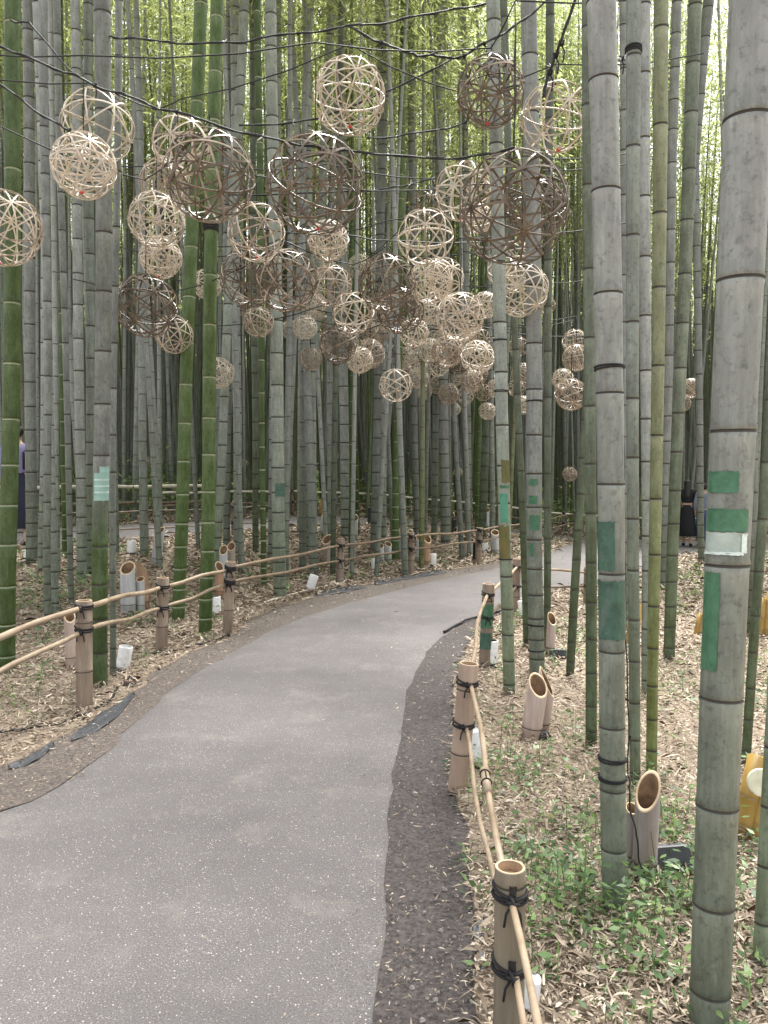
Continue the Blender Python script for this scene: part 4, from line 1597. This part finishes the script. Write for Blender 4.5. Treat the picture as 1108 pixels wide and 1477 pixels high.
# ------------------------------------------------------------------ wicker balls
def ball_mesh(r, dense, mat, wstrip, seed=0):
    rb = random.Random(seed)
    if dense == 0:
        ns = [(1, 0, 0), (0, 1, 0), (0, 0, 1), (1, 1, 0), (1, -1, 0), (1, 0, 1), (1, 0, -1), (0, 1, 1), (0, 1, -1)]
    else:
        g_ = (1 + 5 ** .5) / 2
        ns = [(1, 0, 0), (0, 1, 0), (0, 0, 1)]
        for a_ in (1, -1):
            for b_ in (1, -1):
                ns += [(1, a_ * g_, b_ / g_), (a_ * g_, b_ / g_, 1), (b_ / g_, 1, a_ * g_)]
        if dense == 2:
            ns += [(rb.gauss(0, 1), rb.gauss(0, 1), rb.gauss(0, 1)) for _ in range(4)]
    mb = MB()
    rot = Matrix.Rotation(rb.uniform(0, 6.28), 3, 'Z') @ Matrix.Rotation(rb.uniform(-.3, .3), 3, 'X') @ Matrix.Rotation(rb.uniform(-.45, .45), 3, 'Y')
    seg = 40
    for idx, n_ in enumerate(ns):
        n_ = (rot @ Vector(n_)).normalized()
        n_ = (n_ + Vector((rb.gauss(0, .018), rb.gauss(0, .018), rb.gauss(0, .018)))).normalized()
        a_ = n_.orthogonal().normalized()
        b_ = n_.cross(a_)
        rr = r * rb.uniform(.965, 1.0) - .004
        ph, ec = rb.uniform(0, 6.28), rb.uniform(0, .025)
        offc = n_ * rb.gauss(0, .008 * r)
        V, F = [], []
        wd, tk = wstrip * rb.uniform(.8, 1.2) / 2, .0022
        for i in range(seg):
            q = 2 * math.pi * i / seg
            d = a_ * math.cos(q) + b_ * math.sin(q)
            e = rr * (1 + ec * math.cos(2 * q + ph))
            c = d * e + offc
            V += [c + d * tk + n_ * wd, c + d * tk - n_ * wd, c - d * tk - n_ * wd, c - d * tk + n_ * wd]
        for i in range(seg):
            j = (i + 1) % seg
            for k in range(4):
                F.append((i * 4 + k, j * 4 + k, j * 4 + (k + 1) % 4, i * 4 + (k + 1) % 4))
        mb.add(V, F, 0 if rb.random() < .88 else 1)
    return mb.mesh('woven_frame', mat, False)


GB = 'wicker balls hung over the path'
BALLS = [
    # u, v, r px, diameter m, tone, density, red tie, label
    (5, 329, 54, .50, 'p', 1, 1, 'pale wicker ball cut off by the left edge in front of the green stem'),
    (141, 183, 52, .52, 'p', 0, 0, 'pale open wicker ball high on the left, above a tangled one'),
    (121, 239, 47, .40, 'p', 2, 1, 'tangled pale wicker ball with red ties hanging high on the left'),
    (262, 209, 44, .46, 'p', 0, 0, 'pale wicker ball behind the large brown one on the left'),
    (302, 253, 66, .60, 'd', 1, 0, 'large brown wicker ball in front of the green bamboo pair'),
    (238, 263, 36, .42, 'm', 1, 0, 'tan wicker ball tucked left of the large brown one by the green pair'),
    (226, 318, 41, .44, 'p', 1, 0, 'pale wicker ball under the tucked tan one, left of the green pair'),
    (232, 371, 31, .38, 'p', 2, 1, 'dense pale wicker ball just left of the green pair, above a brown one'),
    (211, 441, 46, .50, 'd', 1, 0, 'brown open wicker ball left of the green pair, lowest but one'),
    (251, 482, 28, .40, 'p', 1, 0, 'pale wicker ball lowest on the left of the green pair'),
    (299, 410, 22, .36, 'p', 1, 0, 'small pale wicker ball between the two green stems'),
    (315, 538, 23, .42, 'p', 1, 0, 'pale wicker ball half hidden behind the right green stem'),
    (370, 335, 43, .46, 'm', 0, 1, 'tan wicker ball below and right of the large brown one by the green pair'),
    (360, 399, 44, .48, 'd', 1, 0, 'dark dense wicker ball right of the small pale one by the green pair'),
    (373, 464, 23, .38, 'm', 1, 0, 'small tan wicker ball hanging under the dark dense one'),
    (455, 266, 72, .62, 'd', 1, 1, 'large brown open wicker ball left of centre below the top pale ball'),
    (504, 139, 54, .50, 'p', 1, 1, 'pale wicker ball highest of all near the top centre'),
    (474, 347, 30, .36, 'p', 2, 0, 'dense pale wicker ball at the foot of the large brown central one'),
    (413, 405, 46, .50, 'd', 1, 0, 'brown open wicker ball left of centre above a small pale pair'),
    (558, 408, 42, .50, 'd', 1, 0, 'dark brown wicker ball with pale top hoops in the centre cluster'),
    (578, 447, 35, .46, 'd', 1, 1, 'dark wicker ball overlapping below the dark brown central one'),
    (614, 342, 41, .46, 'p', 0, 0, 'pale open wicker ball left of the biggest brown one'),
    (640, 402, 30, .40, 'p', 0, 0, 'pale wicker ball right behind a denser one in the centre cluster'),
    (622, 406, 33, .40, 'p', 1, 0, 'dense pale wicker ball below the pale open one in the centre cluster'),
    (617, 303, 28, .42, 'd', 0, 0, 'dark wicker ball half hidden above the pale open one'),
    (668, 276, 42, .44, 'p', 0, 1, 'pale wicker ball showing behind the left side of the biggest brown one'),
    (741, 301, 81, .66, 'd', 1, 0, 'biggest brown wicker ball hanging in front of the pale taped bamboo'),
    (772, 300, 43, .50, 'd', 2, 0, 'dense dark wicker ball seen through the right half of the biggest one'),
    (690, 315, 22, .36, 'p', 2, 0, 'dense pale wicker ball seen through the left of the biggest one'),
    (708, 132, 50, .45, 'd', 1, 1, 'dark wicker ball high against the pale taped bamboo'),
    (801, 170, 51, .50, 'p', 0, 1, 'pale wicker ball high left of the scuffed taped bamboo'),
    (752, 418, 40, .42, 'p', 1, 0, 'pale wicker ball directly under the biggest brown one'),
    (740, 385, 38, .44, 'p', 0, 0, 'pale wicker ball half hidden between the biggest and the one below'),
    (664, 457, 36, .42, 'p', 2, 0, 'dense pale wicker ball left of the pale taped bamboo'),
    (510, 451, 31, .40, 'p', 0, 0, 'pale wicker ball below left of the dark brown central one'),
    (478, 412, 31, .46, 'm', 1, 0, 'tan wicker ball left of the dark brown central one'),
    (597, 480, 22, .36, 'p', 1, 1, 'pale wicker ball with a red tie below the dark central pair'),
    (519, 519, 20, .36, 'p', 2, 0, 'dense pale wicker ball in front of a tan one, low in the centre'),
    (534, 510, 22, .40, 'm', 1, 0, 'tan wicker ball behind the dense pale one, low in the centre'),
    (571, 556, 25, .40, 'p', 0, 0, 'lowest open wicker ball hanging alone in the centre'),
    (448, 517, 17, .36, 'm', 1, 0, 'small tan wicker ball hanging alone left of the low centre group'),
    (420, 476, 15, .34, 'p', 2, 0, 'left one of the small pale wicker pair under the brown open ball'),
    (440, 472, 18, .36, 'p', 1, 0, 'right one of the small pale wicker pair under the brown open ball'),
    (488, 497, 28, .42, 'd', 1, 0, 'dark wicker ball behind the pale one in the lower centre cluster'),
    (829, 492, 18, .38, 'p', 0, 0, 'pale topped wicker ball in the group left of the scuffed taped bamboo, highest'),
    (831, 516, 20, .40, 'm', 2, 0, 'dense tan wicker ball right under the highest of the group by the scuffed bamboo'),
    (812, 547, 16, .36, 'p', 1, 0, 'pale wicker ball leftmost of the group by the scuffed taped bamboo'),
    (824, 569, 24, .42, 'm', 2, 0, 'dense tan wicker ball lowest of the group by the scuffed taped bamboo'),
    (822, 684, 11, .36, 'm', 2, 0, 'low tan wicker ball beside the scuffed taped bamboo near the far fence'),
]
FARB = 'small tan wicker ball in the far cluster over the bend of the path'
for u, v, r, d in [(600, 520, 17, .38), (632, 527, 17, .38), (646, 507, 24, .42), (689, 515, 25, .42), (604, 545, 16, .4), (632, 555, 14, .4), (545, 480, 16, .38), (560, 490, 13, .38),
                   (647, 568, 16, .4), (671, 571, 13, .36), (681, 550, 17, .4), (697, 566, 13, .36), (703, 593, 13, .36), (700, 520, 14, .4), (640, 585, 9, .4), (690, 540, 15, .42), (660, 525, 16, .4), (620, 505, 18, .4),
                   (748, 500, 15, .4), (754, 540, 17, .42), (756, 584, 14, .4), (745, 560, 13, .4), (788, 440, 14, .38), (690, 490, 18, .4), (575, 500, 14, .4), (452, 440, 20, .42), (530, 480, 18, .4), (462, 495, 15, .4), (505, 480, 17, .4), (548, 450, 18, .44), (615, 450, 19, .42), (585, 515, 15, .4), (715, 560, 14, .4), (655, 545, 13, .38), (612, 565, 12, .38), (700, 440, 20, .42), (638, 490, 15, .38), (470, 385, 19, .42), (436, 350, 20, .44), (398, 455, 16, .4), (410, 440, 18, .42), (340, 440, 17, .42), (392, 378, 19, .44), (520, 385, 19, .44), (600, 440, 17, .42), (640, 430, 16, .42), (560, 510, 14, .4), (590, 540, 13, .38), (668, 500, 14, .4), (676, 480, 17, .42), (710, 500, 14, .4), (500, 505, 13, .38), (470, 470, 16, .42), (628, 470, 16, .4), (545, 435, 17, .42), (655, 590, 10, .36), (610, 535, 13, .38)]:
    BALLS.append((u, v, r, d, random.choice('ppmmd'), random.choice((0, 1, 1, 2)), 0, FARB))
FARR = 'small tan wicker ball glimpsed between the leaning stems on the right'
for u, v, r, d in [(970, 549, 14, .4), (998, 560, 15, .4), (985, 582, 12, .4), (972, 590, 11, .4)]:
    BALLS.append((u, v, r, d, 'm', 2, 0, FARR))
FARL = 'tiny pale wicker ball hanging low deep in the grove'
for u, v, r, d in [(475, 680, 8, .34), (481, 657, 8, .34), (661, 681, 7, .34), (133, 661, 8, .34), (210, 668, 10, .36), (254, 660, 9, .36), (352, 668, 6, .3), (313, 677, 6, .3)]:
    BALLS.append((u, v, r, d, 'p', 2, 0, FARL))
pos = []
for b_ in BALLS:
    Y = b_[3] * 1108 / (2 * b_[2])
    if b_[7] is FARL:
        Y = min(Y, 22)
    pos.append([b_, Y])
# push a ball back along its ray, and scale it with its distance, until it clears its neighbours
done = []
for b_, Y in sorted(pos, key=lambda q: q[1]):
    for _ in range(60):
        c = at(b_[0], b_[1], Y)
        r = b_[2] * depth(c) / 1108
        if all((c - c2).length > (r + r2) * .97 for c2, r2, _b in done):
            break
        Y *= 1.03
    done.append((c, r, b_))
W2 = dict(p='wicker_mid', m='wicker_pale', d='wicker_mid')
WM = dict(p='wicker_pale', m='wicker_mid', d='wicker_dark')
hung = []
for c, r, b_ in done:
    far = b_[7] in (FARB, FARR, FARL)
    gname = {FARB: 'small wicker balls over the bend', FARR: 'wicker balls between the right stems', FARL: 'tiny wicker balls deep in the grove'}.get(b_[7], GB)
    o = thing('wicker_ball', c, b_[7], 'wicker ball', gname)
    link('woven_frame', ball_mesh(r, b_[5], [M[WM[b_[4]]], M[W2[b_[4]]]], (.0122 if b_[4] == 'd' and b_[2] > 55 else .0105 if b_[4] == 'd' else .0108 if b_[5] == 0 else .0086) if not far else .0115, int(b_[0] * 31 + b_[1])), o)
    hung.append((o, c, r, b_))
    if b_[6]:
        q = random.uniform(-.5, .5)
        low = min(o.children[0].data.vertices, key=lambda v_: v_.co.z + .25 * v_.co.y)
        e = low.co.copy()
        MB().box(e, (.018, .014, .013), q, .003).loop(e, (0, 1, .2), .009, .003, 10).build('red_tie', M['red'], o)


# strings of balls: a thin cable runs over each row and every ball hangs from it by its own cord
low_far = [h for h in hung if h[3][7] in (FARL, FARR) or h[1].z < 2.2]
for o, c, r, b_ in low_far:
    MB().tube([(0, 0, r * .9), (.006, 0, r + .25), (0, 0, r + .5)], .004, 5).build('hanging_cord', M['cable'], o)
rows = []
for lo, hi in ((0, 5.0), (5.0, 6.3), (6.3, 8.2), (8.2, 10.5), (10.5, 13.0), (13.0, 30)):
    inb = [h for h in hung if h not in low_far and lo <= h[1].y < hi]
    inb.sort(key=lambda h: h[1].z)
    k = max(1, round(len(inb) / 7))
    for q in range(k):
        part = inb[q * len(inb) // k:(q + 1) * len(inb) // k]
        if part:
            rows.append(sorted(part, key=lambda h: h[1].x))
for row in rows:
    X = np.array([h[1].x for h in row])
    Z = np.array([h[1].z + h[2] for h in row])
    b1_, a1_ = np.polyfit(X, Z, 1) if len(row) > 2 else (0.0, Z.max())
    up = (Z - (a1_ + b1_ * X)).max() + .05
    tops = []
    for (o, c, r, b_), x_, z_ in zip(row, X, Z):
        t_ = a1_ + b1_ * x_ + up
        MB().tube([(0, 0, r * .9), (.006, 0, (r + t_ - c.z) * .6), (0, 0, t_ - c.z)], .0025 + .0002 * c.y, 5).build('hanging_cord', M['cable'], o)
        tops.append(Vector((x_, c.y, t_)))
    y0 = row[0][1].y
    ends = [tops[0] + Vector((-1.1, .2, .18))] + tops + [tops[-1] + Vector((1.1, .2, .18))]
    P = []
    for a, b_ in zip(ends[:-1], ends[1:]):
        d_ = min(.06, (b_ - a).length * .03)
        P += [a, a.lerp(b_, .33) - Vector((0, 0, d_)), a.lerp(b_, .67) - Vector((0, 0, d_))]
    P.append(ends[-1])
    ct = thing('cable', ends[0], 'thin black cable strung level over a row of wicker balls', 'cable', 'thin black cables over the balls')
    MB().tube([p - ends[0] for p in P], .0036 + .00025 * y0, 6).build('cord', M['cable'], ct)


# ------------------------------------------------------------------ cables
def cable(label, pts, r=.007, twist=True, knots=(), group=None, white=()):
    """pts: (u, v, distance)"""
    W = [at(u, v, Y) for u, v, Y in pts]
    o = thing('cable', W[0], label, 'cable', group)
    P = []
    for i in range(len(W) - 1):
        seg = wobbly(W[i], W[i + 1], 8, .006, .012)
        P += seg if not P else seg[1:]
    P = [p - W[0] for p in P]
    mb = MB().tube(P, r, 6)
    if twist:
        Q = [p + Vector((0, r * 1.2 * math.sin(i * 1.3), r * 1.5 * math.cos(i * 1.3))) for i, p in enumerate(P)]
        mb.tube(Q, r * .55, 5)
    mb.build('cord', M['cable'], o)
    for k in knots:
        i = int(k * (len(P) - 1))
        p = P[i]
        kb = MB().loop(p, (1, 0, .2), r * 1.5, r * .7, 10).loop(p + Vector((r * 2, 0, 0)), (1, 0, -.3), r * 1.5, r * .7, 10)
        kb.tube([p, p + Vector((r * 3, 0, -r * 5)), p + Vector((r * 2, 0, -r * 12))], r * .5, 5)
        kb.build('knot', M['rope'], o)
    for k in white:
        i = int(k * (len(P) - 1))
        wb = MB()
        for _ in range(4):
            e = Vector((random.gauss(0, .02), random.gauss(0, .01), random.gauss(.01, .018)))
            wb.tube([P[i], P[i] + e], [.005, .002], 5)
        wb.build('zip_tie', M['white'], o)
    return o


cable('thick twisted black cable sloping down from the left edge past the brown balls',
      [(-60, 42, 4.2), (0, 66, 4.3), (108, 108, 4.4), (202, 144, 4.5), (253, 161, 4.5), (400, 201, 4.6), (505, 217, 4.7), (650, 229, 4.8), (742, 212, 4.3)], .0058, True, (.3, .5, .7), None, (.45, .62))
cable('black cable from the left edge green stem down to the thick twisted one', [(14, 28, 5.3), (42, 32, 5.3), (108, 108, 5.2)], .006, False)
cable('black cable sloping from the left edge to the tangled pale ball', [(-40, 95, 4.6), (0, 121, 4.6), (88, 181, 4.7), (121, 196, 4.75)], .006, True, (.8,))
cable('black cable crossing the top from the teal taped stem to the pale taped bamboo', [(146, 48, 5.5), (215, 57, 5.4), (310, 62, 5.3), (400, 50, 5.3), (502, 37, 5.2), (610, 21, 5.3), (712, 1, 5.5)], .006, True, (.55,), None, (.02, .38))
cable('sagging black cable from the top centre to the dark ball by the pale stem', [(502, 37, 5.2), (585, 74, 5.2), (625, 79, 5.2), (660, 83, 5.2), (689, 67, 5.2), (750, 31, 5.3), (796, -6, 5.4)], .007, True, (.1, .55, .7))
cable('thin black cable rising right behind the top pale ball', [(345, 181, 6.2), (455, 171, 6.1), (552, 134, 6.0), (650, 86, 5.9)], .006, True, (.2,), None, (.25,))
cable('thin cable behind the biggest ball rising to the pale stem', [(530, 199, 6.8), (624, 188, 6.7), (671, 177, 6.6), (708, 131, 6.5), (786, 111, 6.4)], .006, True, (.5,), None, (.95,))
cable('thick black cable dropping steeply from the top to the pale ball by the scuffed stem', [(832, -20, 5.0), (826, 10, 5.05), (808, 62, 5.1), (800, 80, 5.15), (790, 110, 5.2), (784, 140, 5.2)], .010, True, (.4, .6, .75), None, (.7,))
cable('thin black cable running behind the large brown central ball', [(330, 281, 7.4), (505, 275, 7.3), (567, 270, 7.2), (628, 256, 7.1)], .006, True, (.6,), None, (.85,))
cable('black cable passing behind the dense pale ball under the central brown one', [(370, 330, 7.6), (503, 339, 7.6), (567, 347, 7.6), (700, 349, 7.6)], .006, False)
cable('lowest thin black cable strung through the centre cluster of balls', [(300, 356, 9.0), (430, 352, 9.0), (560, 318, 9), (660, 300, 9)], .006, False)
cable('thin cable among the far small balls over the bend', [(390, 430, 11.5), (520, 460, 11.5), (640, 470, 11.6), (720, 468, 11.6)], .007, False)
cable('black vertical drop cord down to the top of the biggest brown ball', [(744, 30, 4.4), (743, 120, 4.4), (741, 222, 4.4)], .004, False)
cable('black cable hanging straight down the right side of the scuffed taped bamboo', [(881, -20, 2.66), (882, 6, 2.66), (885, 60, 2.66), (889, 250, 2.66), (893, 420, 2.67), (899, 620, 2.68), (902, 820, 2.68), (905, 980, 2.68), (906, 1118, 2.68)], .0026, False, (.95,))
cable('black cord trailing from the scuffed taped bamboo past the large stump to the ground', [(906, 1118, 2.66), (908, 1135, 2.64), (918, 1205, 2.62), (930, 1262, 2.72)], .003, False)
cable('black cord tied between the tape square stem and the slim leaning one', [(764, 938, 6.5), (787, 942, 6.45), (806, 939, 6.4), (828, 944, 6.35)], .008, False, (.4,))
cable('short black cord from a knot on the smooth stem to the scuffed one', [(886, 84, 2.75), (895, 84, 3.1), (905, 78, 3.65)], .005, True, (.5,))


def ground_line(name, label, cat, px, r, mat, dz=.01, flat=1.0):
    W = []
    for (a, b_), (c, d) in zip(px[:-1], px[1:]):
        for k in range(5):
            W.append(ground(a + (c - a) * k / 5, b_ + (d - b_) * k / 5))
    W.append(ground(*px[-1]))
    P = [w_ + Vector((random.gauss(0, .004), random.gauss(0, .006), dz + abs(random.gauss(0, .004)))) for w_ in W]
    o = MB().tube(P, r, 8, flat=flat).build(name, mat)
    return tag(o, label, cat)


ground_line('ground_cable', 'black cable lying on the litter in front of the first left post', 'cable', [(-30, 1064), (30, 1058), (85, 1048), (130, 1032), (160, 1012), (174, 990)], .009, M['cable'], .02)
ground_line('ground_cable', 'black cable lying on the soil by the second left post', 'cable', [(205, 948), (260, 940), (300, 930), (333, 918)], .009, M['cable'], .02)
ground_line('ground_cable', 'thin dark cable on the ground across the bend right of the path', 'cable', [(640, 915), (670, 898), (720, 884), (756, 870)], .012, M['cable'], .02)
ground_line('edging_pole', 'pale thin pole edging the verge left of the fourth left post', 'edging', [(364, 880), (392, 868), (440, 855), (484, 845), (530, 834), (568, 827)], .013, M['rail_pale'], .022)
ground_line('edging_pole', 'short pale pole edging the verge right of the fifth left post', 'edging', [(598, 818), (630, 812), (666, 802)], .014, M['rail_pale'], .022)


def sheet(label, a_px, b_px, mat=None):
    A = smooth_line(gpts(a_px), 24)
    B = smooth_line(gpts(b_px), 24)
    V, F = [], []
    for i in range(24):
        for j in range(5):
            p = A[i] + (B[i] - A[i]) * j / 4
            V.append((p[0], p[1], float(th(p[0], p[1])) + .014 + .005 * math.sin(i * .7 + j * .6) + (.014 if j == 0 else 0)))
    for i in range(23):
        for j in range(4):
            F.append((i * 5 + j, i * 5 + j + 1, i * 5 + 6 + j, i * 5 + 5 + j))
    o = MB().add(V, F).build('weed_sheet', mat or M['sheet'])
    m = o.modifiers.new('thick', 'SOLIDIFY')
    m.thickness = .003
    return tag(o, label, 'weed sheet')


sheet('torn black weed sheet sticking out of the soil below the first left post', [(103, 1071), (125, 1050), (150, 1032), (172, 1020), (194, 1003)], [(103, 1072), (130, 1062), (155, 1048), (174, 1032), (195, 1004)])
sheet('narrow black weed sheet scrap at the lower left soil edge', [(12, 1112), (40, 1100), (65, 1083), (78, 1077)], [(13, 1113), (42, 1106), (62, 1094), (79, 1078)])
sheet('black weed sheet strip along the asphalt left of the fourth left post', [(455, 856), (490, 850), (520, 847)], [(456, 861), (492, 857), (530, 848)])
sheet('long black weed sheet strip along the asphalt between the fourth and sixth left posts', [(540, 841), (590, 831), (642, 824)], [(541, 845), (592, 836), (643, 827)])
sheet('grey blue torn sheet scrap on the litter left of the nearest post', [(683, 1352), (694, 1338), (702, 1330)], [(686, 1366), (697, 1362), (703, 1334)], mottled('blue_grey_sheet', (.11, .12, .14), (.17, .18, .2), 40))
sheet('small grey sheet scrap lower left of the nearest post', [(688, 1400), (694, 1388), (700, 1380)], [(690, 1412), (698, 1408), (702, 1384)], mottled('blue_grey_sheet', (.11, .12, .14), (.17, .18, .2), 40))


# ------------------------------------------------------------------ people
def skin(name, joints, bones, mat, parent, lvl=2, root=0):
    me = bpy.data.meshes.new(name)
    me.from_pydata([j[0] for j in joints], bones, [])
    me.materials.append(mat)
    o = link(name, me, parent)
    m = o.modifiers.new('skin', 'SKIN')
    m.use_smooth_shade = True
    for i, (sv, j) in enumerate(zip(me.skin_vertices[0].data, joints)):
        r = j[1]
        sv.radius = r if hasattr(r, '__len__') else (r, r)
        sv.use_root = i == root
    s_ = o.modifiers.new('sub', 'SUBSURF')
    s_.levels = s_.render_levels = lvl
    return o


def person(base, height, face, label, top, legs, hair='long', sleeve=True, bare=True, stride=.12, skirt=False, straps=False):
    """standing figure built 1.7 m tall and scaled; face = heading (0 looks to -Y)"""
    o = thing('person', base, label, 'person')
    k = height / 1.7
    o.scale = (k, k, k)
    o.rotation_euler = (0, 0, face)
    J, Bn = [], []

    def j(p, r):
        J.append((p, r))
        return len(J) - 1

    def b(*ix):
        for a, c in zip(ix[:-1], ix[1:]):
            Bn.append((a, c))
    pel = j((0, 0, .93), (.13, .10))
    wst = j((0, .01, 1.08), (.115, .085))
    chest = j((0, .01, 1.27), (.15, .105))
    shc = j((0, .02, 1.39), (.10, .08))
    nk = j((0, .01, 1.47), .05)
    hd0 = j((0, -.01, 1.54), (.065, .075))
    hd1 = j((0, -.005, 1.62), (.075, .092))
    hd2 = j((0, .0, 1.68), (.055, .065))
    b(pel, wst, chest, shc, nk, hd0, hd1, hd2)
    ns = j((0, -.10, 1.585), .014)
    b(hd1, ns)
    for s in (-1, 1):
        sh = j((s * .155, .02, 1.385), .052)
        el = j((s * .205, .04, 1.12), .038)
        wr = j((s * .20, -.05, .90), .026)
        pa = j((s * .197, -.068, .85), (.018, .034))
        b(shc, sh, el, wr, pa)
        for q, (dx, dy, ln) in enumerate(((0, .025, .075), (0, .008, .085), (0, -.009, .08), (0, -.026, .065))):
            f1 = j((s * .193, -.07 - dy, .81 - (.0)), .0085)
            f2 = j((s * .182, -.08 - dy, .85 - ln), .0075)
            b(pa, f1, f2)
        t1 = j((s * .175, -.105, .845), .0095)
        t2 = j((s * .165, -.12, .81), .008)
        b(pa, t1, t2)
        hp = j((s * .085, 0, .88), .09)
        kn = j((s * .09, -.02 - s * stride * .3, .49), .055)
        an = j((s * .09, .02 - s * stride, .09), .036)
        to = j((s * .095, -.12 - s * stride, .035), .034)
        b(pel, hp, kn, an, to)
    skin('body', J, Bn, M['skin'], o)
    # clothing: loose shells over the same pose
    T = [((0, .01, 1.06 if bare else .93), (.135, .11)), ((0, .01, 1.16), (.145, .112)), ((0, .01, 1.28), (.172, .125)), ((0, .02, 1.40), (.125, .095)), ((0, .012, 1.44), .062)]
    TB = [(0, 1), (1, 2), (2, 3), (3, 4)]
    if sleeve:
        for s in (-1, 1):
            n = len(T)
            T += [((s * .16, .02, 1.385), .066), ((s * .205, .04, 1.13), .053), ((s * .203, -.03, .95), .043)]
            TB += [(3, n), (n, n + 1), (n + 1, n + 2)]
    skin('top', T, TB, top, o, 2)
    if skirt:
        n = 24
        mb = MB()
        rows = [(1.05, .125, .10), (.93, .165, .13), (.6, .19, .17), (.28, .235, .215), (.26, .22, .2)]
        V = [(rx * math.cos(2 * math.pi * i / n) * (1 + .05 * math.sin(i * 2.6)), ry * math.sin(2 * math.pi * i / n) * (1 + .05 * math.sin(i * 2.6)), z) for z, rx, ry in rows for i in range(n)]
        F = [(r_ * n + i, r_ * n + (i + 1) % n, (r_ + 1) * n + (i + 1) % n, (r_ + 1) * n + i) for r_ in range(len(rows) - 1) for i in range(n)]
        mb.add(V, F).build('skirt', legs, o)
    else:
        L = [((0, 0, 1.03), (.125, .10)), ((0, 0, .92), (.155, .125))]
        LB = [(0, 1)]
        for s in (-1, 1):
            n = len(L)
            L += [((s * .088, 0, .84), .108), ((s * .092, -.02 - s * stride * .3, .49), .085), ((s * .092, .02 - s * stride, .13), .075)]
            LB += [(1, n), (n, n + 1), (n + 1, n + 2)]
        skin('trousers', L, LB, legs, o, 2)
    for s in (-1, 1):
        skin('shoe', [((s * .09, .04 - s * stride, .05), .048), ((s * .093, -.06 - s * stride, .042), .046), ((s * .096, -.15 - s * stride, .034), .036)], [(0, 1), (1, 2)], M['cloth_black'], o, 2)
    HJ = [((0, .022, 1.655), (.108, .112)), ((0, .045, 1.60), (.10, .085)), ((0, .075, 1.50), (.09, .055))]
    HB = [(0, 1), (1, 2)]
    if hair == 'long':
        HJ += [((0, .10, 1.36), (.085, .036)), ((0, .115, 1.22), (.05, .025))]
        HB += [(2, 3), (3, 4)]
    elif hair == 'bun':
        HJ[2] = ((0, .065, 1.52), (.085, .06))
        HJ += [((0, .125, 1.64), .05)]
        HB += [(1, 3)]
    skin('hair', HJ, HB, M['hair'], o, 2)
    if straps:
        MB().tube([(-.11, -.10, 1.08), (-.10, -.14, 1.30), (-.09, 0, 1.46), (-.08, .13, 1.30), (-.08, .13, 1.08)], .018, 8, flat=.5).tube(
            [(.11, -.10, 1.08), (.10, -.14, 1.30), (.09, 0, 1.46), (.08, .13, 1.30), (.08, .13, 1.08)], .018, 8, flat=.5).build('straps', M['cloth_black'], o)
    return o


def figure(u, v, hpx, *a, **kw):
    b_ = ground(u, v)
    b_.z += .02
    return person(b_, hpx * depth(b_) / 1108, *a, **kw)


figure(991, 789, 97, math.pi * .86, 'person with long black hair, cropped black top and long black skirt, seen from behind', M['cloth_black'], M['cloth_black'], 'long', True, True, .08, True)
figure(1014, 790, 93, math.pi * .9, 'person in a grey blue top and jeans, mostly hidden behind the thickest bamboo', M['cloth_grey'], M['denim'], 'short', True, False, .1)
figure(28, 790, 174, math.pi * 1.14, 'person in a lilac top and long dark pinafore walking behind the left edge green bamboo', M['cloth_lilac'], M['cloth_navy'], 'bun', True, False, .14, True, True)
